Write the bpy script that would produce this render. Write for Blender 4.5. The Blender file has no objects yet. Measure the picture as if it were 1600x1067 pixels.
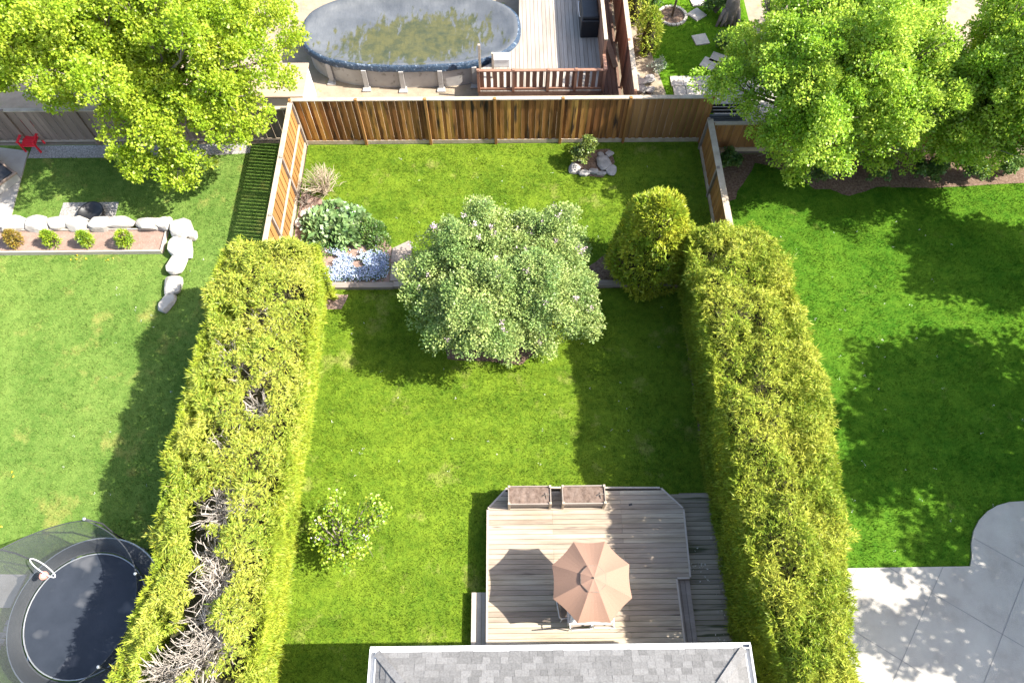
import bpy, bmesh, math, random
import numpy as np
from mathutils import Vector, Matrix, noise as mnoise

S = bpy.context.scene
C = S.collection
R = math.radians
rnd = random.Random(7)

# ------------------------------------------------------------------ camera, sky, sun, exposure
CAM_H, PITCH, YAW, FPX = 19.0, R(62.5), R(-0.6), 1109.0
cam = bpy.data.cameras.new('Camera')
cam.sensor_width = 36.0
cam.lens = 36.0 * FPX / 1600.0
cam.clip_end = 600.0
co = bpy.data.objects.new('Camera', cam)
C.objects.link(co)
co.location = (0, 0, CAM_H)
co.rotation_euler = (math.pi / 2 - PITCH, 0, YAW)
S.camera = co

SUN_EL, SUN_AZ = R(45), R(-6)      # azimuth from +X, negative = towards the viewer
w = bpy.data.worlds.new('World')
S.world = w
w.use_nodes = True
nt = w.node_tree
sky = nt.nodes.new('ShaderNodeTexSky')
sky.sky_type = 'NISHITA'
sky.sun_disc = False
sky.dust_density = 2.0
sky.ozone_density = .7
sky.sun_elevation = SUN_EL
sky.sun_rotation = R(90) - SUN_AZ
nt.nodes['Background'].inputs['Strength'].default_value = 0.14
nt.links.new(sky.outputs[0], nt.nodes['Background'].inputs['Color'])

sl = bpy.data.lights.new('Sun', 'SUN')
sl.energy = 5.0
sl.angle = R(0.53)
sl.color = (1.0, 0.955, 0.87)
so = bpy.data.objects.new('Sun', sl)
C.objects.link(so)
sd = Vector((math.cos(SUN_AZ) * math.cos(SUN_EL), math.sin(SUN_AZ) * math.cos(SUN_EL), math.sin(SUN_EL)))
so.rotation_euler = (-sd).to_track_quat('-Z', 'Y').to_euler()
so.location = sd * 60

S.view_settings.view_transform = 'Standard'
S.view_settings.look = 'None'
S.view_settings.exposure = 1.6
S.view_settings.gamma = 1.0
S.view_settings.use_curve_mapping = False
S.render.engine = 'CYCLES'
S.cycles.max_bounces = 8
S.cycles.transparent_max_bounces = 16

# ------------------------------------------------------------------ helpers
def at(x, y, z=0.0):
    """pixel of the 1600x1067 photograph -> the point at height z"""
    cp, sp = math.cos(PITCH), math.sin(PITCH)
    a, b = (x - 800) / FPX, -(y - 533.5) / FPX
    d = (a, cp + b * sp, -sp + b * cp)
    c, s = math.cos(YAW), math.sin(YAW)
    t = (z - CAM_H) / d[2]
    return Vector(((d[0] * c - d[1] * s) * t, (d[0] * s + d[1] * c) * t, z))


def proj(p):
    """world point -> pixel of the photograph"""
    cp, sp = math.cos(PITCH), math.sin(PITCH)
    c, s = math.cos(YAW), math.sin(YAW)
    x, y, z = p[0] * c + p[1] * s, -p[0] * s + p[1] * c, p[2] - CAM_H
    w_ = y * cp - z * sp
    return 800 + FPX * x / w_, 533.5 - FPX * (y * sp + z * cp) / w_


def vnoise(P, scale, seed=0):
    """numpy value noise, -1..1"""
    P = np.asarray(P, float) * scale + seed * 17.31
    i = np.floor(P).astype(np.int64)
    f = P - i
    f = f * f * (3 - 2 * f)
    def h(a):
        n = (a[:, 0] * 374761393 + a[:, 1] * 668265263 + a[:, 2] * 2147483647) & 0xffffffff
        n = ((n ^ (n >> 13)) * 1274126177) & 0xffffffff
        return ((n ^ (n >> 16)) & 0xffff) / 32767.5 - 1.0
    r = np.zeros(len(P))
    for dx in (0, 1):
        for dy in (0, 1):
            for dz in (0, 1):
                wgt = (f[:, 0] if dx else 1 - f[:, 0]) * (f[:, 1] if dy else 1 - f[:, 1]) * (f[:, 2] if dz else 1 - f[:, 2])
                r += wgt * h(i + np.array([dx, dy, dz]))
    return r


class MB:
    def __init__(s):
        s.v, s.f, s.m = [], [], []
    def face(s, pts, mi=0):
        n = len(s.v)
        s.v += [tuple(p) for p in pts]
        s.f.append(tuple(range(n, n + len(pts))))
        s.m.append(mi)
    def add(s, vs, fs, mi=0):
        n = len(s.v)
        s.v += [tuple(p) for p in vs]
        for f in fs:
            s.f.append(tuple(i + n for i in f))
            s.m.append(mi)
    def box(s, c, d, rz=0, mi=0, M=None):
        hx, hy, hz = d[0] / 2, d[1] / 2, d[2] / 2
        vs = []
        cr, sr = math.cos(rz), math.sin(rz)
        for z in (-hz, hz):
            for x, y in ((-hx, -hy), (hx, -hy), (hx, hy), (-hx, hy)):
                p = Vector((x, y, z))
                if M is not None:
                    p = M @ p
                vs.append((c[0] + p.x * cr - p.y * sr, c[1] + p.x * sr + p.y * cr, c[2] + p.z))
        s.add(vs, [(3, 2, 1, 0), (4, 5, 6, 7), (0, 1, 5, 4), (1, 2, 6, 5), (2, 3, 7, 6), (3, 0, 4, 7)], mi)
    def prism(s, poly, z0, z1, mi=0):
        n = len(poly)
        ar = sum(poly[i][0] * poly[(i + 1) % n][1] - poly[(i + 1) % n][0] * poly[i][1] for i in range(n))
        if ar < 0:
            poly = poly[::-1]
        vs = [(p[0], p[1], z0) for p in poly] + [(p[0], p[1], z1) for p in poly]
        s.add(vs, [tuple(range(n))[::-1], tuple(range(n, 2 * n))] + [(i, (i + 1) % n, n + (i + 1) % n, n + i) for i in range(n)], mi)
    def bar(s, a, b, wd, th, mi=0):
        """box from a to b, wd across (horizontal), th thick"""
        a, b = Vector(a), Vector(b)
        d = b - a
        L = d.length
        d.normalize()
        up = Vector((0, 0, 1)) if abs(d.z) < 0.95 else Vector((0, 1, 0))
        x = d.cross(up).normalized()
        y = x.cross(d)
        vs = []
        for t in (0, L):
            for u, v in ((-1, -1), (1, -1), (1, 1), (-1, 1)):
                vs.append(a + d * t + x * (u * wd / 2) + y * (v * th / 2))
        s.add(vs, [(3, 2, 1, 0), (4, 5, 6, 7), (0, 1, 5, 4), (1, 2, 6, 5), (2, 3, 7, 6), (3, 0, 4, 7)], mi)
    def tube(s, pts, rad, k=6, mi=0, closed=False):
        pts = [Vector(p) for p in pts]
        n = len(pts)
        if not hasattr(rad, '__len__'):
            rad = [rad] * n
        vs = []
        for i, p in enumerate(pts):
            if closed:
                d = pts[(i + 1) % n] - pts[i - 1]
            else:
                d = pts[min(i + 1, n - 1)] - pts[max(i - 1, 0)]
            d.normalize()
            r = Vector((0, 0, 1)) if abs(d.z) < 0.9 else Vector((1, 0, 0))
            x = d.cross(r).normalized()
            y = x.cross(d)
            for j in range(k):
                t = 2 * math.pi * j / k
                vs.append(p + (x * math.cos(t) + y * math.sin(t)) * rad[i])
        fs = []
        for i in range(n if closed else n - 1):
            i2 = (i + 1) % n
            for j in range(k):
                fs.append((i * k + j, i2 * k + j, i2 * k + (j + 1) % k, i * k + (j + 1) % k))
        if not closed:
            fs.append(tuple(range(k)))
            fs.append(tuple(range((n - 1) * k, n * k))[::-1])
        s.add(vs, fs, mi)
    def lathe(s, c, prof, k=32, mi=0):
        n = len(prof)
        vs = []
        for r, z in prof:
            for j in range(k):
                t = 2 * math.pi * j / k
                vs.append((c[0] + r * math.cos(t), c[1] + r * math.sin(t), c[2] + z))
        fs = []
        for i in range(n - 1):
            for j in range(k):
                fs.append((i * k + j, i * k + (j + 1) % k, (i + 1) * k + (j + 1) % k, (i + 1) * k + j))
        s.add(vs, fs, mi)
    def rock(s, c, d, rz=0, seed=0, sub=2, rough=0.28):
        bm = bmesh.new()
        bmesh.ops.create_icosphere(bm, subdivisions=sub, radius=1)
        rr = random.Random(seed * 31 + 5)
        planes = []
        for _ in range(11):
            n = Vector((rr.gauss(0, 1), rr.gauss(0, 1), rr.gauss(0, .8))).normalized()
            planes.append((n, rr.uniform(.5, .82)))
        for ax in ((1, 0, 0), (-1, 0, 0), (0, 1, 0), (0, -1, 0)):
            planes.append(((Vector(ax) + Vector((rr.gauss(0, .12), rr.gauss(0, .12), rr.gauss(0, .12)))).normalized(), rr.uniform(.62, .74)))
        planes.append((Vector((rr.gauss(0, .15), rr.gauss(0, .15), 1)).normalized(), .5))
        off = Vector((seed * 3.7, seed * 1.3, seed * 7.1))
        cr, sr = math.cos(rz), math.sin(rz)
        vs = []
        for v in bm.verts:
            p = v.co.copy()
            p *= 1 + rough * mnoise.noise(p * 1.3 + off)
            for n, dd in planes:
                k = p.dot(n) - dd
                if k > 0:
                    p -= n * k * .9
            p += Vector((1, 1, 1)) * 0.03 * mnoise.noise(p * 5 + off)
            x, y, z = p.x * d[0] / 2 * 1.36, p.y * d[1] / 2 * 1.36, p.z * d[2]
            vs.append((c[0] + x * cr - y * sr, c[1] + x * sr + y * cr, c[2] + z))
        s.add(vs, [tuple(v.index for v in f.verts) for f in bm.faces])
        bm.free()


OFF = {}                                  # world origin of every parent built so far


def link_mesh(name, me, mats, parent, smooth):
    for m in (mats if isinstance(mats, (list, tuple)) else [mats]):
        me.materials.append(m)
    o = bpy.data.objects.new(name, me)
    C.objects.link(o)
    if parent is not None:
        o.parent = parent
        OFF[o.name] = OFF.get(parent.name, Vector((0, 0, 0)))
    if smooth:
        me.polygons.foreach_set('use_smooth', [True] * len(me.polygons))
    me.update()
    return o


def obj(name, mb, mats, parent=None, smooth=False, bevel=0.0):
    off = OFF.get(parent.name, Vector((0, 0, 0))) if parent is not None else Vector((0, 0, 0))
    me = bpy.data.meshes.new(name)
    me.from_pydata([(v[0] - off.x, v[1] - off.y, v[2] - off.z) for v in mb.v], [], mb.f)
    me.polygons.foreach_set('material_index', mb.m)
    o = link_mesh(name, me, mats, parent, smooth)
    if bevel:
        b = o.modifiers.new('bevel', 'BEVEL')
        b.width = bevel
        b.segments = 2
        b.limit_method = 'ANGLE'
    return o


def npobj(name, V, k, mats, parent=None, midx=None, smooth=False):
    """V: (n*k,3) float array; every k vertices one face"""
    off = OFF.get(parent.name, Vector((0, 0, 0))) if parent is not None else Vector((0, 0, 0))
    V = np.asarray(V, np.float32) - np.array(off, np.float32)
    n = len(V) // k
    me = bpy.data.meshes.new(name)
    me.vertices.add(n * k)
    me.vertices.foreach_set('co', V.ravel())
    me.loops.add(n * k)
    me.loops.foreach_set('vertex_index', np.arange(n * k, dtype=np.int32))
    me.polygons.add(n)
    me.polygons.foreach_set('loop_start', np.arange(0, n * k, k, dtype=np.int32))
    me.polygons.foreach_set('loop_total', np.full(n, k, np.int32))
    if midx is not None:
        me.polygons.foreach_set('material_index', np.asarray(midx, np.int32))
    me.update(calc_edges=True)
    return link_mesh(name, me, mats, parent, smooth)


def thing(name, label, cat, loc=(0, 0, 0), group=None):
    o = bpy.data.objects.new(name, None)
    o.empty_display_size = .3
    C.objects.link(o)
    o.location = loc
    OFF[o.name] = Vector(loc)
    tag(o, label, cat, group)
    return o


def tag(o, label, cat, group=None):
    o['label'] = label
    o['category'] = cat
    if group:
        o['group'] = group
    return o


def kind(o, k='structure'):
    o['kind'] = k
    return o


def dup(root, loc, rz=0.0, label=None, scale=1.0):
    def cp(o, par):
        c = o.copy()
        C.objects.link(c)
        if par is not None:
            c.parent = par
        for ch in [x for x in C.objects if x.parent == o]:
            cp(ch, c)
        return c
    r = cp(root, None)
    r.location = loc
    r.rotation_euler = (0, 0, rz)
    r.scale = (scale,) * 3
    OFF[r.name] = Vector(loc)
    if label:
        r['label'] = label
    return r


# ------------------------------------------------------------------ materials
def newmat(name):
    m = bpy.data.materials.new(name)
    m.use_nodes = True
    n = m.node_tree.nodes
    for x in list(n):
        if x.type != 'OUTPUT_MATERIAL':
            n.remove(x)
    return m, m.node_tree, n, m.node_tree.links


def N(nt, typ, **kw):
    x = nt.nodes.new(typ)
    for k, v in kw.items():
        setattr(x, k, v)
    return x


def ramp(nt, stops):
    r = N(nt, 'ShaderNodeValToRGB')
    e = r.color_ramp.elements
    while len(e) < len(stops):
        e.new(0.5)
    for i, (p, c) in enumerate(stops):
        e[i].position = p
        e[i].color = (c[0], c[1], c[2], 1)
    return r


def tex(nt, scale, detail=3, rough=.6, stretch=(1, 1, 1), coord='pos', rot=0):
    g = N(nt, 'ShaderNodeNewGeometry') if coord == 'pos' else N(nt, 'ShaderNodeTexCoord')
    mp = N(nt, 'ShaderNodeMapping')
    mp.inputs['Scale'].default_value = stretch
    mp.inputs['Rotation'].default_value = (0, 0, rot)
    nt.links.new(g.outputs['Position' if coord == 'pos' else 'Object'], mp.inputs[0])
    t = N(nt, 'ShaderNodeTexNoise')
    t.inputs['Scale'].default_value = scale
    t.inputs['Detail'].default_value = detail
    t.inputs['Roughness'].default_value = rough
    nt.links.new(mp.outputs[0], t.inputs['Vector'])
    return t


def mixc(nt, a, b, fac, typ='MIX'):
    m = N(nt, 'ShaderNodeMix', data_type='RGBA', blend_type=typ)
    for sock, v in ((m.inputs[0], fac), (m.inputs[6], a), (m.inputs[7], b)):
        if hasattr(v, 'is_output'):
            nt.links.new(v, sock)
        elif isinstance(v, (int, float)):
            sock.default_value = v
        else:
            sock.default_value = (v[0], v[1], v[2], 1)
    return m.outputs[2]


def surf(name, cols, scale=4, rough=.85, detail=4, stretch=(1, 1, 1), island=0.0, bump=.3, bscale=None, spec=.25,
         coord='pos', speck=None, rot=0, hue=0.0, metal=0.0, bdist=.02):
    """general rough surface: noise between colours, optional per-piece brightness change, bump"""
    m, nt, n, l = newmat(name)
    p = N(nt, 'ShaderNodeBsdfPrincipled')
    p.inputs['Roughness'].default_value = rough
    p.inputs['Specular IOR Level'].default_value = spec
    p.inputs['Metallic'].default_value = metal
    t = tex(nt, scale, detail, .65, stretch, coord, rot)
    k = len(cols)
    r = ramp(nt, [(.3 + .4 * i / max(1, k - 1), c) for i, c in enumerate(cols)])
    l.new(t.outputs[0], r.inputs[0])
    c = r.outputs[0]
    if speck:
        t2 = tex(nt, speck[1], 2, .5, stretch, coord, rot)
        r2 = ramp(nt, [(speck[2], (0, 0, 0)), (min(1, speck[2] + .12), (1, 1, 1))])
        l.new(t2.outputs[0], r2.inputs[0])
        c = mixc(nt, c, speck[0], r2.outputs[0])
    if island:
        g = N(nt, 'ShaderNodeNewGeometry')
        mr = N(nt, 'ShaderNodeMapRange')
        mr.inputs[3].default_value = 1 - island
        mr.inputs[4].default_value = 1 + island
        l.new(g.outputs['Random Per Island'], mr.inputs[0])
        hs = N(nt, 'ShaderNodeHueSaturation')
        l.new(mr.outputs[0], hs.inputs['Value'])
        if hue:
            mh = N(nt, 'ShaderNodeMath', operation='MULTIPLY_ADD')
            l.new(g.outputs['Random Per Island'], mh.inputs[0])
            mh.inputs[1].default_value = hue
            mh.inputs[2].default_value = .5 - hue / 2
            l.new(mh.outputs[0], hs.inputs['Hue'])
        l.new(c, hs.inputs['Color'])
        c = hs.outputs[0]
    l.new(c, p.inputs['Base Color'])
    if bump:
        b = N(nt, 'ShaderNodeBump')
        b.inputs['Strength'].default_value = bump
        b.inputs['Distance'].default_value = bdist
        tb = tex(nt, bscale or scale * 6, 4, .7, stretch, coord, rot)
        l.new(tb.outputs[0], b.inputs['Height'])
        l.new(b.outputs[0], p.inputs['Normal'])
    l.new(p.outputs[0], n['Material Output'].inputs[0])
    return m


def leafmat(name, a, b, scale=1.2, trans=.35, island=.3, hue=.05, gloss=.04, c3=None):
    m, nt, n, l = newmat(name)
    t = tex(nt, scale, 2, .5)
    r = ramp(nt, [(.36, a), (.64, b)])
    l.new(t.outputs[0], r.inputs[0])
    c = r.outputs[0]
    g = N(nt, 'ShaderNodeNewGeometry')
    if c3:
        r3 = ramp(nt, [(c3[1], (0, 0, 0)), (c3[1] + .01, (1, 1, 1))])
        l.new(g.outputs['Random Per Island'], r3.inputs[0])
        c = mixc(nt, c, c3[0], r3.outputs[0])
    ml = N(nt, 'ShaderNodeMath', operation='MULTIPLY')
    ml.inputs[1].default_value = 7.13
    fr = N(nt, 'ShaderNodeMath', operation='FRACT')
    l.new(g.outputs['Random Per Island'], ml.inputs[0])
    l.new(ml.outputs[0], fr.inputs[0])
    mr = N(nt, 'ShaderNodeMapRange')
    mr.inputs[3].default_value = 1 - island
    mr.inputs[4].default_value = 1 + island
    l.new(fr.outputs[0], mr.inputs[0])
    mh = N(nt, 'ShaderNodeMath', operation='MULTIPLY_ADD')
    l.new(g.outputs['Random Per Island'], mh.inputs[0])
    mh.inputs[1].default_value = hue
    mh.inputs[2].default_value = .5 - hue / 2
    hs = N(nt, 'ShaderNodeHueSaturation')
    l.new(mh.outputs[0], hs.inputs['Hue'])
    l.new(mr.outputs[0], hs.inputs['Value'])
    l.new(c, hs.inputs['Color'])
    d = N(nt, 'ShaderNodeBsdfDiffuse')
    tr = N(nt, 'ShaderNodeBsdfTranslucent')
    gl = N(nt, 'ShaderNodeBsdfGlossy')
    gl.inputs['Roughness'].default_value = .45
    gl.inputs['Color'].default_value = (1, 1, 1, 1)
    l.new(hs.outputs[0], d.inputs[0])
    l.new(hs.outputs[0], tr.inputs[0])
    mx = N(nt, 'ShaderNodeMixShader')
    mx.inputs[0].default_value = trans
    l.new(d.outputs[0], mx.inputs[1])
    l.new(tr.outputs[0], mx.inputs[2])
    m2 = N(nt, 'ShaderNodeMixShader')
    m2.inputs[0].default_value = gloss
    l.new(mx.outputs[0], m2.inputs[1])
    l.new(gl.outputs[0], m2.inputs[2])
    l.new(m2.outputs[0], n['Material Output'].inputs[0])
    return m


def grassmat(name, dark, mid, dry, dryness=.62, stripes=0.0):
    """lawn: broad patches, fine mottling, dry spots, faint mowing bands"""
    m, nt, n, l = newmat(name)
    t1 = tex(nt, .55, 4, .65)
    t2 = tex(nt, 4.2, 5, .75)
    t3 = tex(nt, 38, 3, .7)
    r1 = ramp(nt, [(.40, dark), (.60, mid)])
    mm = N(nt, 'ShaderNodeMath', operation='ADD')
    m1 = N(nt, 'ShaderNodeMath', operation='MULTIPLY')
    m1.inputs[1].default_value = .42
    m2 = N(nt, 'ShaderNodeMath', operation='MULTIPLY')
    m2.inputs[1].default_value = .58
    l.new(t1.outputs[0], m1.inputs[0])
    l.new(t2.outputs[0], m2.inputs[0])
    l.new(m1.outputs[0], mm.inputs[0])
    l.new(m2.outputs[0], mm.inputs[1])
    l.new(mm.outputs[0], r1.inputs[0])
    c = r1.outputs[0]
    td = tex(nt, .9, 5, .7, rot=.6)
    rd = ramp(nt, [(dryness, (0, 0, 0)), (dryness + .14, (.75, .75, .75))])
    l.new(td.outputs[0], rd.inputs[0])
    c = mixc(nt, c, dry, rd.outputs[0])
    if stripes:
        wv = N(nt, 'ShaderNodeTexWave', bands_direction='Y')
        wv.inputs['Scale'].default_value = .32
        wv.inputs['Distortion'].default_value = 1.2
        wv.inputs['Detail'].default_value = 2
        g = N(nt, 'ShaderNodeNewGeometry')
        l.new(g.outputs['Position'], wv.inputs['Vector'])
        rw = ramp(nt, [(.3, (1 - stripes,) * 3), (.7, (1 + stripes,) * 3)])
        l.new(wv.outputs[1], rw.inputs[0])
        c = mixc(nt, c, rw.outputs[0], 1.0, 'MULTIPLY')
    rf = ramp(nt, [(.32, (.55,) * 3), (.68, (1.12,) * 3)])
    l.new(t3.outputs[0], rf.inputs[0])
    c = mixc(nt, c, rf.outputs[0], 1.0, 'MULTIPLY')
    g = N(nt, 'ShaderNodeNewGeometry')
    mr = N(nt, 'ShaderNodeMapRange')
    mr.inputs[3].default_value = .6
    mr.inputs[4].default_value = 1.45
    l.new(g.outputs['Random Per Island'], mr.inputs[0])
    hs = N(nt, 'ShaderNodeHueSaturation')
    l.new(mr.outputs[0], hs.inputs['Value'])
    l.new(c, hs.inputs['Color'])
    d = N(nt, 'ShaderNodeBsdfDiffuse')
    tr = N(nt, 'ShaderNodeBsdfTranslucent')
    l.new(hs.outputs[0], d.inputs[0])
    l.new(hs.outputs[0], tr.inputs[0])
    mx = N(nt, 'ShaderNodeMixShader')
    mx.inputs[0].default_value = .25
    l.new(d.outputs[0], mx.inputs[1])
    l.new(tr.outputs[0], mx.inputs[2])
    l.new(mx.outputs[0], n['Material Output'].inputs[0])
    return m


def netmat(name, col, alpha, gloss=0.0):
    m, nt, n, l = newmat(name)
    d = N(nt, 'ShaderNodeBsdfDiffuse')
    d.inputs[0].default_value = (*col, 1)
    t = N(nt, 'ShaderNodeBsdfTransparent')
    mx = N(nt, 'ShaderNodeMixShader')
    mx.inputs[0].default_value = alpha
    l.new(t.outputs[0], mx.inputs[1])
    l.new(d.outputs[0], mx.inputs[2])
    l.new(mx.outputs[0], n['Material Output'].inputs[0])
    return m


M = {}
M['lawn'] = grassmat('lawn_grass', (.092, .168, .015), (.188, .272, .024), (.33, .33, .09), .57, .035)
M['lawn_left'] = grassmat('pale_lawn_grass', (.105, .19, .035), (.19, .28, .06), (.33, .32, .09), .56)
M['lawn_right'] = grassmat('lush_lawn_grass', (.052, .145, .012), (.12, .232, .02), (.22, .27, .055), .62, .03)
M['lawn_back'] = grassmat('garden_lawn_grass', (.085, .2, .012), (.16, .29, .02), (.2, .22, .05), .70)
M['earth'] = surf('earth', [(.12, .09, .06), (.2, .16, .11)], 1.5, bump=.6)
M['soil'] = surf('soil', [(.085, .055, .04), (.14, .098, .075), (.19, .14, .112)], 9, bump=.8, bscale=30)
M['bed_soil'] = surf('bed_soil', [(.2, .13, .1), (.29, .2, .16)], 4, bump=.7, bscale=30, speck=((.36, .29, .23), 26, .62))
M['mulch'] = surf('mulch', [(.07, .042, .03), (.14, .09, .06), (.22, .16, .12)], 14, bump=.9, bscale=50)
M['fence'] = surf('stained_cedar', [(.115, .05, .016), (.31, .138, .038), (.43, .21, .06)], 2.2, .8, stretch=(1, 1, .16), island=.45, hue=.025,
                  bump=.4, speck=((.045, .026, .016), 5, .56))
M['fence_plain'] = surf('brown_cedar', [(.21, .10, .035), (.31, .16, .06)], 2.5, .8, stretch=(1, 1, .16), island=.2, bump=.3)
M['fence_sunny'] = surf('honey_cedar', [(.23, .105, .03), (.33, .165, .05)], 2.5, .8, stretch=(1, 1, .16), island=.22, bump=.3)
M['fence_grey'] = surf('greyed_cedar', [(.16, .115, .085), (.26, .19, .145)], 2.5, .85, stretch=(1, 1, .16), island=.3, bump=.3)
M['rail'] = surf('pale_timber', [(.32, .25, .175), (.47, .385, .29)], 3, .8, island=.12, bump=.25)
M['timber'] = surf('grey_timber', [(.2, .16, .13), (.31, .26, .22)], 3, .85, stretch=(.25, 1, 1), island=.15, bump=.4)
M['deck'] = surf('weathered_deck', [(.22, .172, .122), (.325, .262, .195), (.385, .32, .245)], 3.2, .75, stretch=(.18, 1.6, 1), island=.17, hue=.015, bump=.35,
                 bscale=16, speck=((.13, .1, .08), 6, .64))
M['deck_low'] = surf('mossy_deck', [(.22, .185, .13), (.34, .285, .21)], 3, .85, stretch=(.2, 1.5, 1), island=.22, bump=.35,
                     speck=((.075, .08, .04), 4, .56))
M['deck_trim'] = surf('deck_trim', [(.36, .3, .25), (.45, .385, .32)], 3, .75, bump=.2)
M['pool_deck'] = surf('bleached_boards', [(.25, .21, .17), (.36, .315, .27)], 3, .8, stretch=(1.5, .2, 1), island=.14, bump=.3)
M['red_wood'] = surf('red_stain', [(.19, .095, .06), (.28, .15, .1)], 2.5, .7, stretch=(1, 1, .2), island=.2, bump=.25)
M['red_dark'] = surf('old_red_boards', [(.13, .075, .05), (.2, .125, .095)], 2.5, .8, stretch=(1.5, .3, 1), island=.25, bump=.3)
M['concrete'] = surf('concrete', [(.27, .245, .215), (.34, .315, .28), (.38, .355, .315)], 1.1, .85, detail=8, bump=.35, bscale=40)
M['slab'] = surf('slab', [(.4, .35, .29), (.52, .46, .4)], 4, .85, island=.12, bump=.35)
M['sand'] = surf('sandy_soil', [(.23, .18, .125), (.32, .26, .19)], 2.4, bump=.5, bscale=30, speck=((.2, .22, .08), 3, .63))
M['gravel'] = surf('gravel', [(.12, .11, .1), (.27, .25, .23), (.42, .4, .37)], 22, bump=1, bscale=30)
M['white_rock'] = surf('limestone', [(.38, .34, .29), (.5, .46, .4)], 3, .85, island=.1, bump=.6, bscale=14, speck=((.36, .32, .27), 6, .64))
M['boulder_stone'] = surf('boulder_stone', [(.30, .275, .24), (.4, .375, .335)], 2.2, .85, island=.06, bump=.7, bscale=10, speck=((.27, .24, .205), 4, .64))
M['grey_rock'] = surf('grey_rock', [(.17, .16, .15), (.32, .3, .28)], 5, .85, island=.2, bump=.6, bscale=14)
M['shingle'] = surf('shingle', [(.135, .13, .125), (.2, .195, .19)], 26, .9, island=.2, bump=.7, bscale=120, spec=.15)
M['white_metal'] = surf('white_paint', [(.5, .5, .495), (.6, .6, .59)], 3, .45, bump=.05, spec=.4)
M['siding'] = surf('siding', [(.55, .52, .47), (.62, .59, .54)], 2, .6, bump=.1)
M['black'] = surf('black_plastic', [(.012, .012, .014), (.02, .02, .022)], 5, .45, bump=.05, spec=.4)
M['mat'] = surf('jumping_mat', [(.016, .021, .03), (.027, .033, .045)], 1.3, .55, bump=.15, bscale=90, spec=.4, speck=((.075, .078, .085), 1.6, .60))
M['pad'] = surf('dark_pad', [(.03, .033, .037), (.05, .053, .058)], 4, .55, bump=.1, spec=.4)
M['steel'] = surf('galvanised', [(.42, .43, .44), (.52, .53, .54)], 5, .4, bump=.05, metal=.7)
M['net'] = netmat('safety_net', (.07, .075, .08), .58)
M['faded_red'] = surf('faded_red', [(.5, .17, .13), (.6, .25, .2)], 9, .5, bump=0)
M['red'] = surf('red_plastic', [(.62, .02, .03), (.72, .03, .045)], 3, .4, bump=.02)
M['pool_wall'] = surf('pool_wall', [(.3, .285, .27), (.41, .39, .37)], 1.2, .6, bump=.1, speck=((.2, .185, .17), 4, .6))
M['pool_blue'] = surf('blue_liner', [(.012, .03, .062), (.028, .062, .11)], 5, .35, bump=.9, bscale=16, bdist=.06, spec=.5, speck=((.2, .25, .32), 9, .6))
M['tan_shed'] = surf('tan_panels', [(.28, .21, .15), (.36, .28, .205)], 2, .7, stretch=(.3, 3, 1), bump=.15)
M['bark'] = surf('bark', [(.12, .095, .075), (.24, .2, .165)], 6, .9, bump=.8, bscale=20)
M['grey_twig'] = surf('dead_wood', [(.25, .215, .18), (.45, .40, .345)], 4, .9, island=.25, bump=.2)
M['tan_twig'] = surf('tan_twig', [(.34, .27, .19), (.46, .38, .28)], 4, .9, island=.2, bump=.2)
M['core'] = surf('dark_core', [(.028, .03, .012), (.05, .042, .022)], 6, .95, bump=.8)  # brown-green inside of the foliage, its shade put into the dark colour
M['maple'] = leafmat('maple_leaf', (.29, .42, .022), (.43, .52, .045), .9, .52, .2, .03, .02)
M['willow'] = leafmat('spring_leaf', (.28, .45, .035), (.43, .56, .07), .9, .52, .2, .03, .02)
M['lilac'] = leafmat('lilac_leaf', (.225, .335, .095), (.37, .445, .135), 1.1, .4, .25, .035, .02)
M['lilac_flower'] = leafmat('lilac_flower', (.5, .36, .43), (.62, .5, .52), 2, .2, .2)
M['hedge_l'] = leafmat('cedar_spray', (.25, .325, .035), (.39, .42, .065), 1.0, .35, .35, .04, .015, ((.46, .36, .06), .92))
M['hedge_r'] = leafmat('golden_cedar_spray', (.23, .31, .03), (.40, .43, .06), 1.0, .35, .35, .04, .01, ((.48, .42, .08), .92))
M['cedar_side'] = leafmat('green_cedar_spray', (.215, .29, .025), (.33, .375, .035), 1.3, .35, .3, .03, .01)
M['gold_cedar'] = leafmat('gold_cedar_spray', (.23, .315, .025), (.42, .44, .04), 1.4, .35, .35, .04, .015)
M['young_cedar'] = leafmat('young_cedar_spray', (.17, .28, .015), (.28, .36, .02), 3, .3, .3)
M['green_leaf'] = leafmat('green_leaf', (.08, .16, .03), (.15, .24, .05), 2.5, .3, .3)
M['shrub_leaf'] = leafmat('shrub_leaf', (.13, .19, .03), (.24, .28, .06), 2.5, .3, .3, .06)
M['grey_leaf'] = leafmat('silver_leaf', (.25, .29, .22), (.36, .38, .32), 2.5, .2, .25)
M['hosta'] = leafmat('hosta_leaf', (.12, .22, .06), (.2, .3, .1), 2.5, .3, .25, .03, .08)
M['blue_flower'] = leafmat('blue_flower', (.4, .48, .66), (.6, .66, .8), 3, .2, .25, .04)
M['white_flower'] = leafmat('white_flower', (.7, .66, .62), (.8, .76, .74), 3, .2, .1)
M['dandelion'] = leafmat('yellow_flower', (.6, .45, .02), (.7, .55, .03), 3, .1, .1)
M['fallen'] = leafmat('fallen_petal', (.5, .45, .36), (.6, .55, .46), 3, .1, .2)


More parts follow.
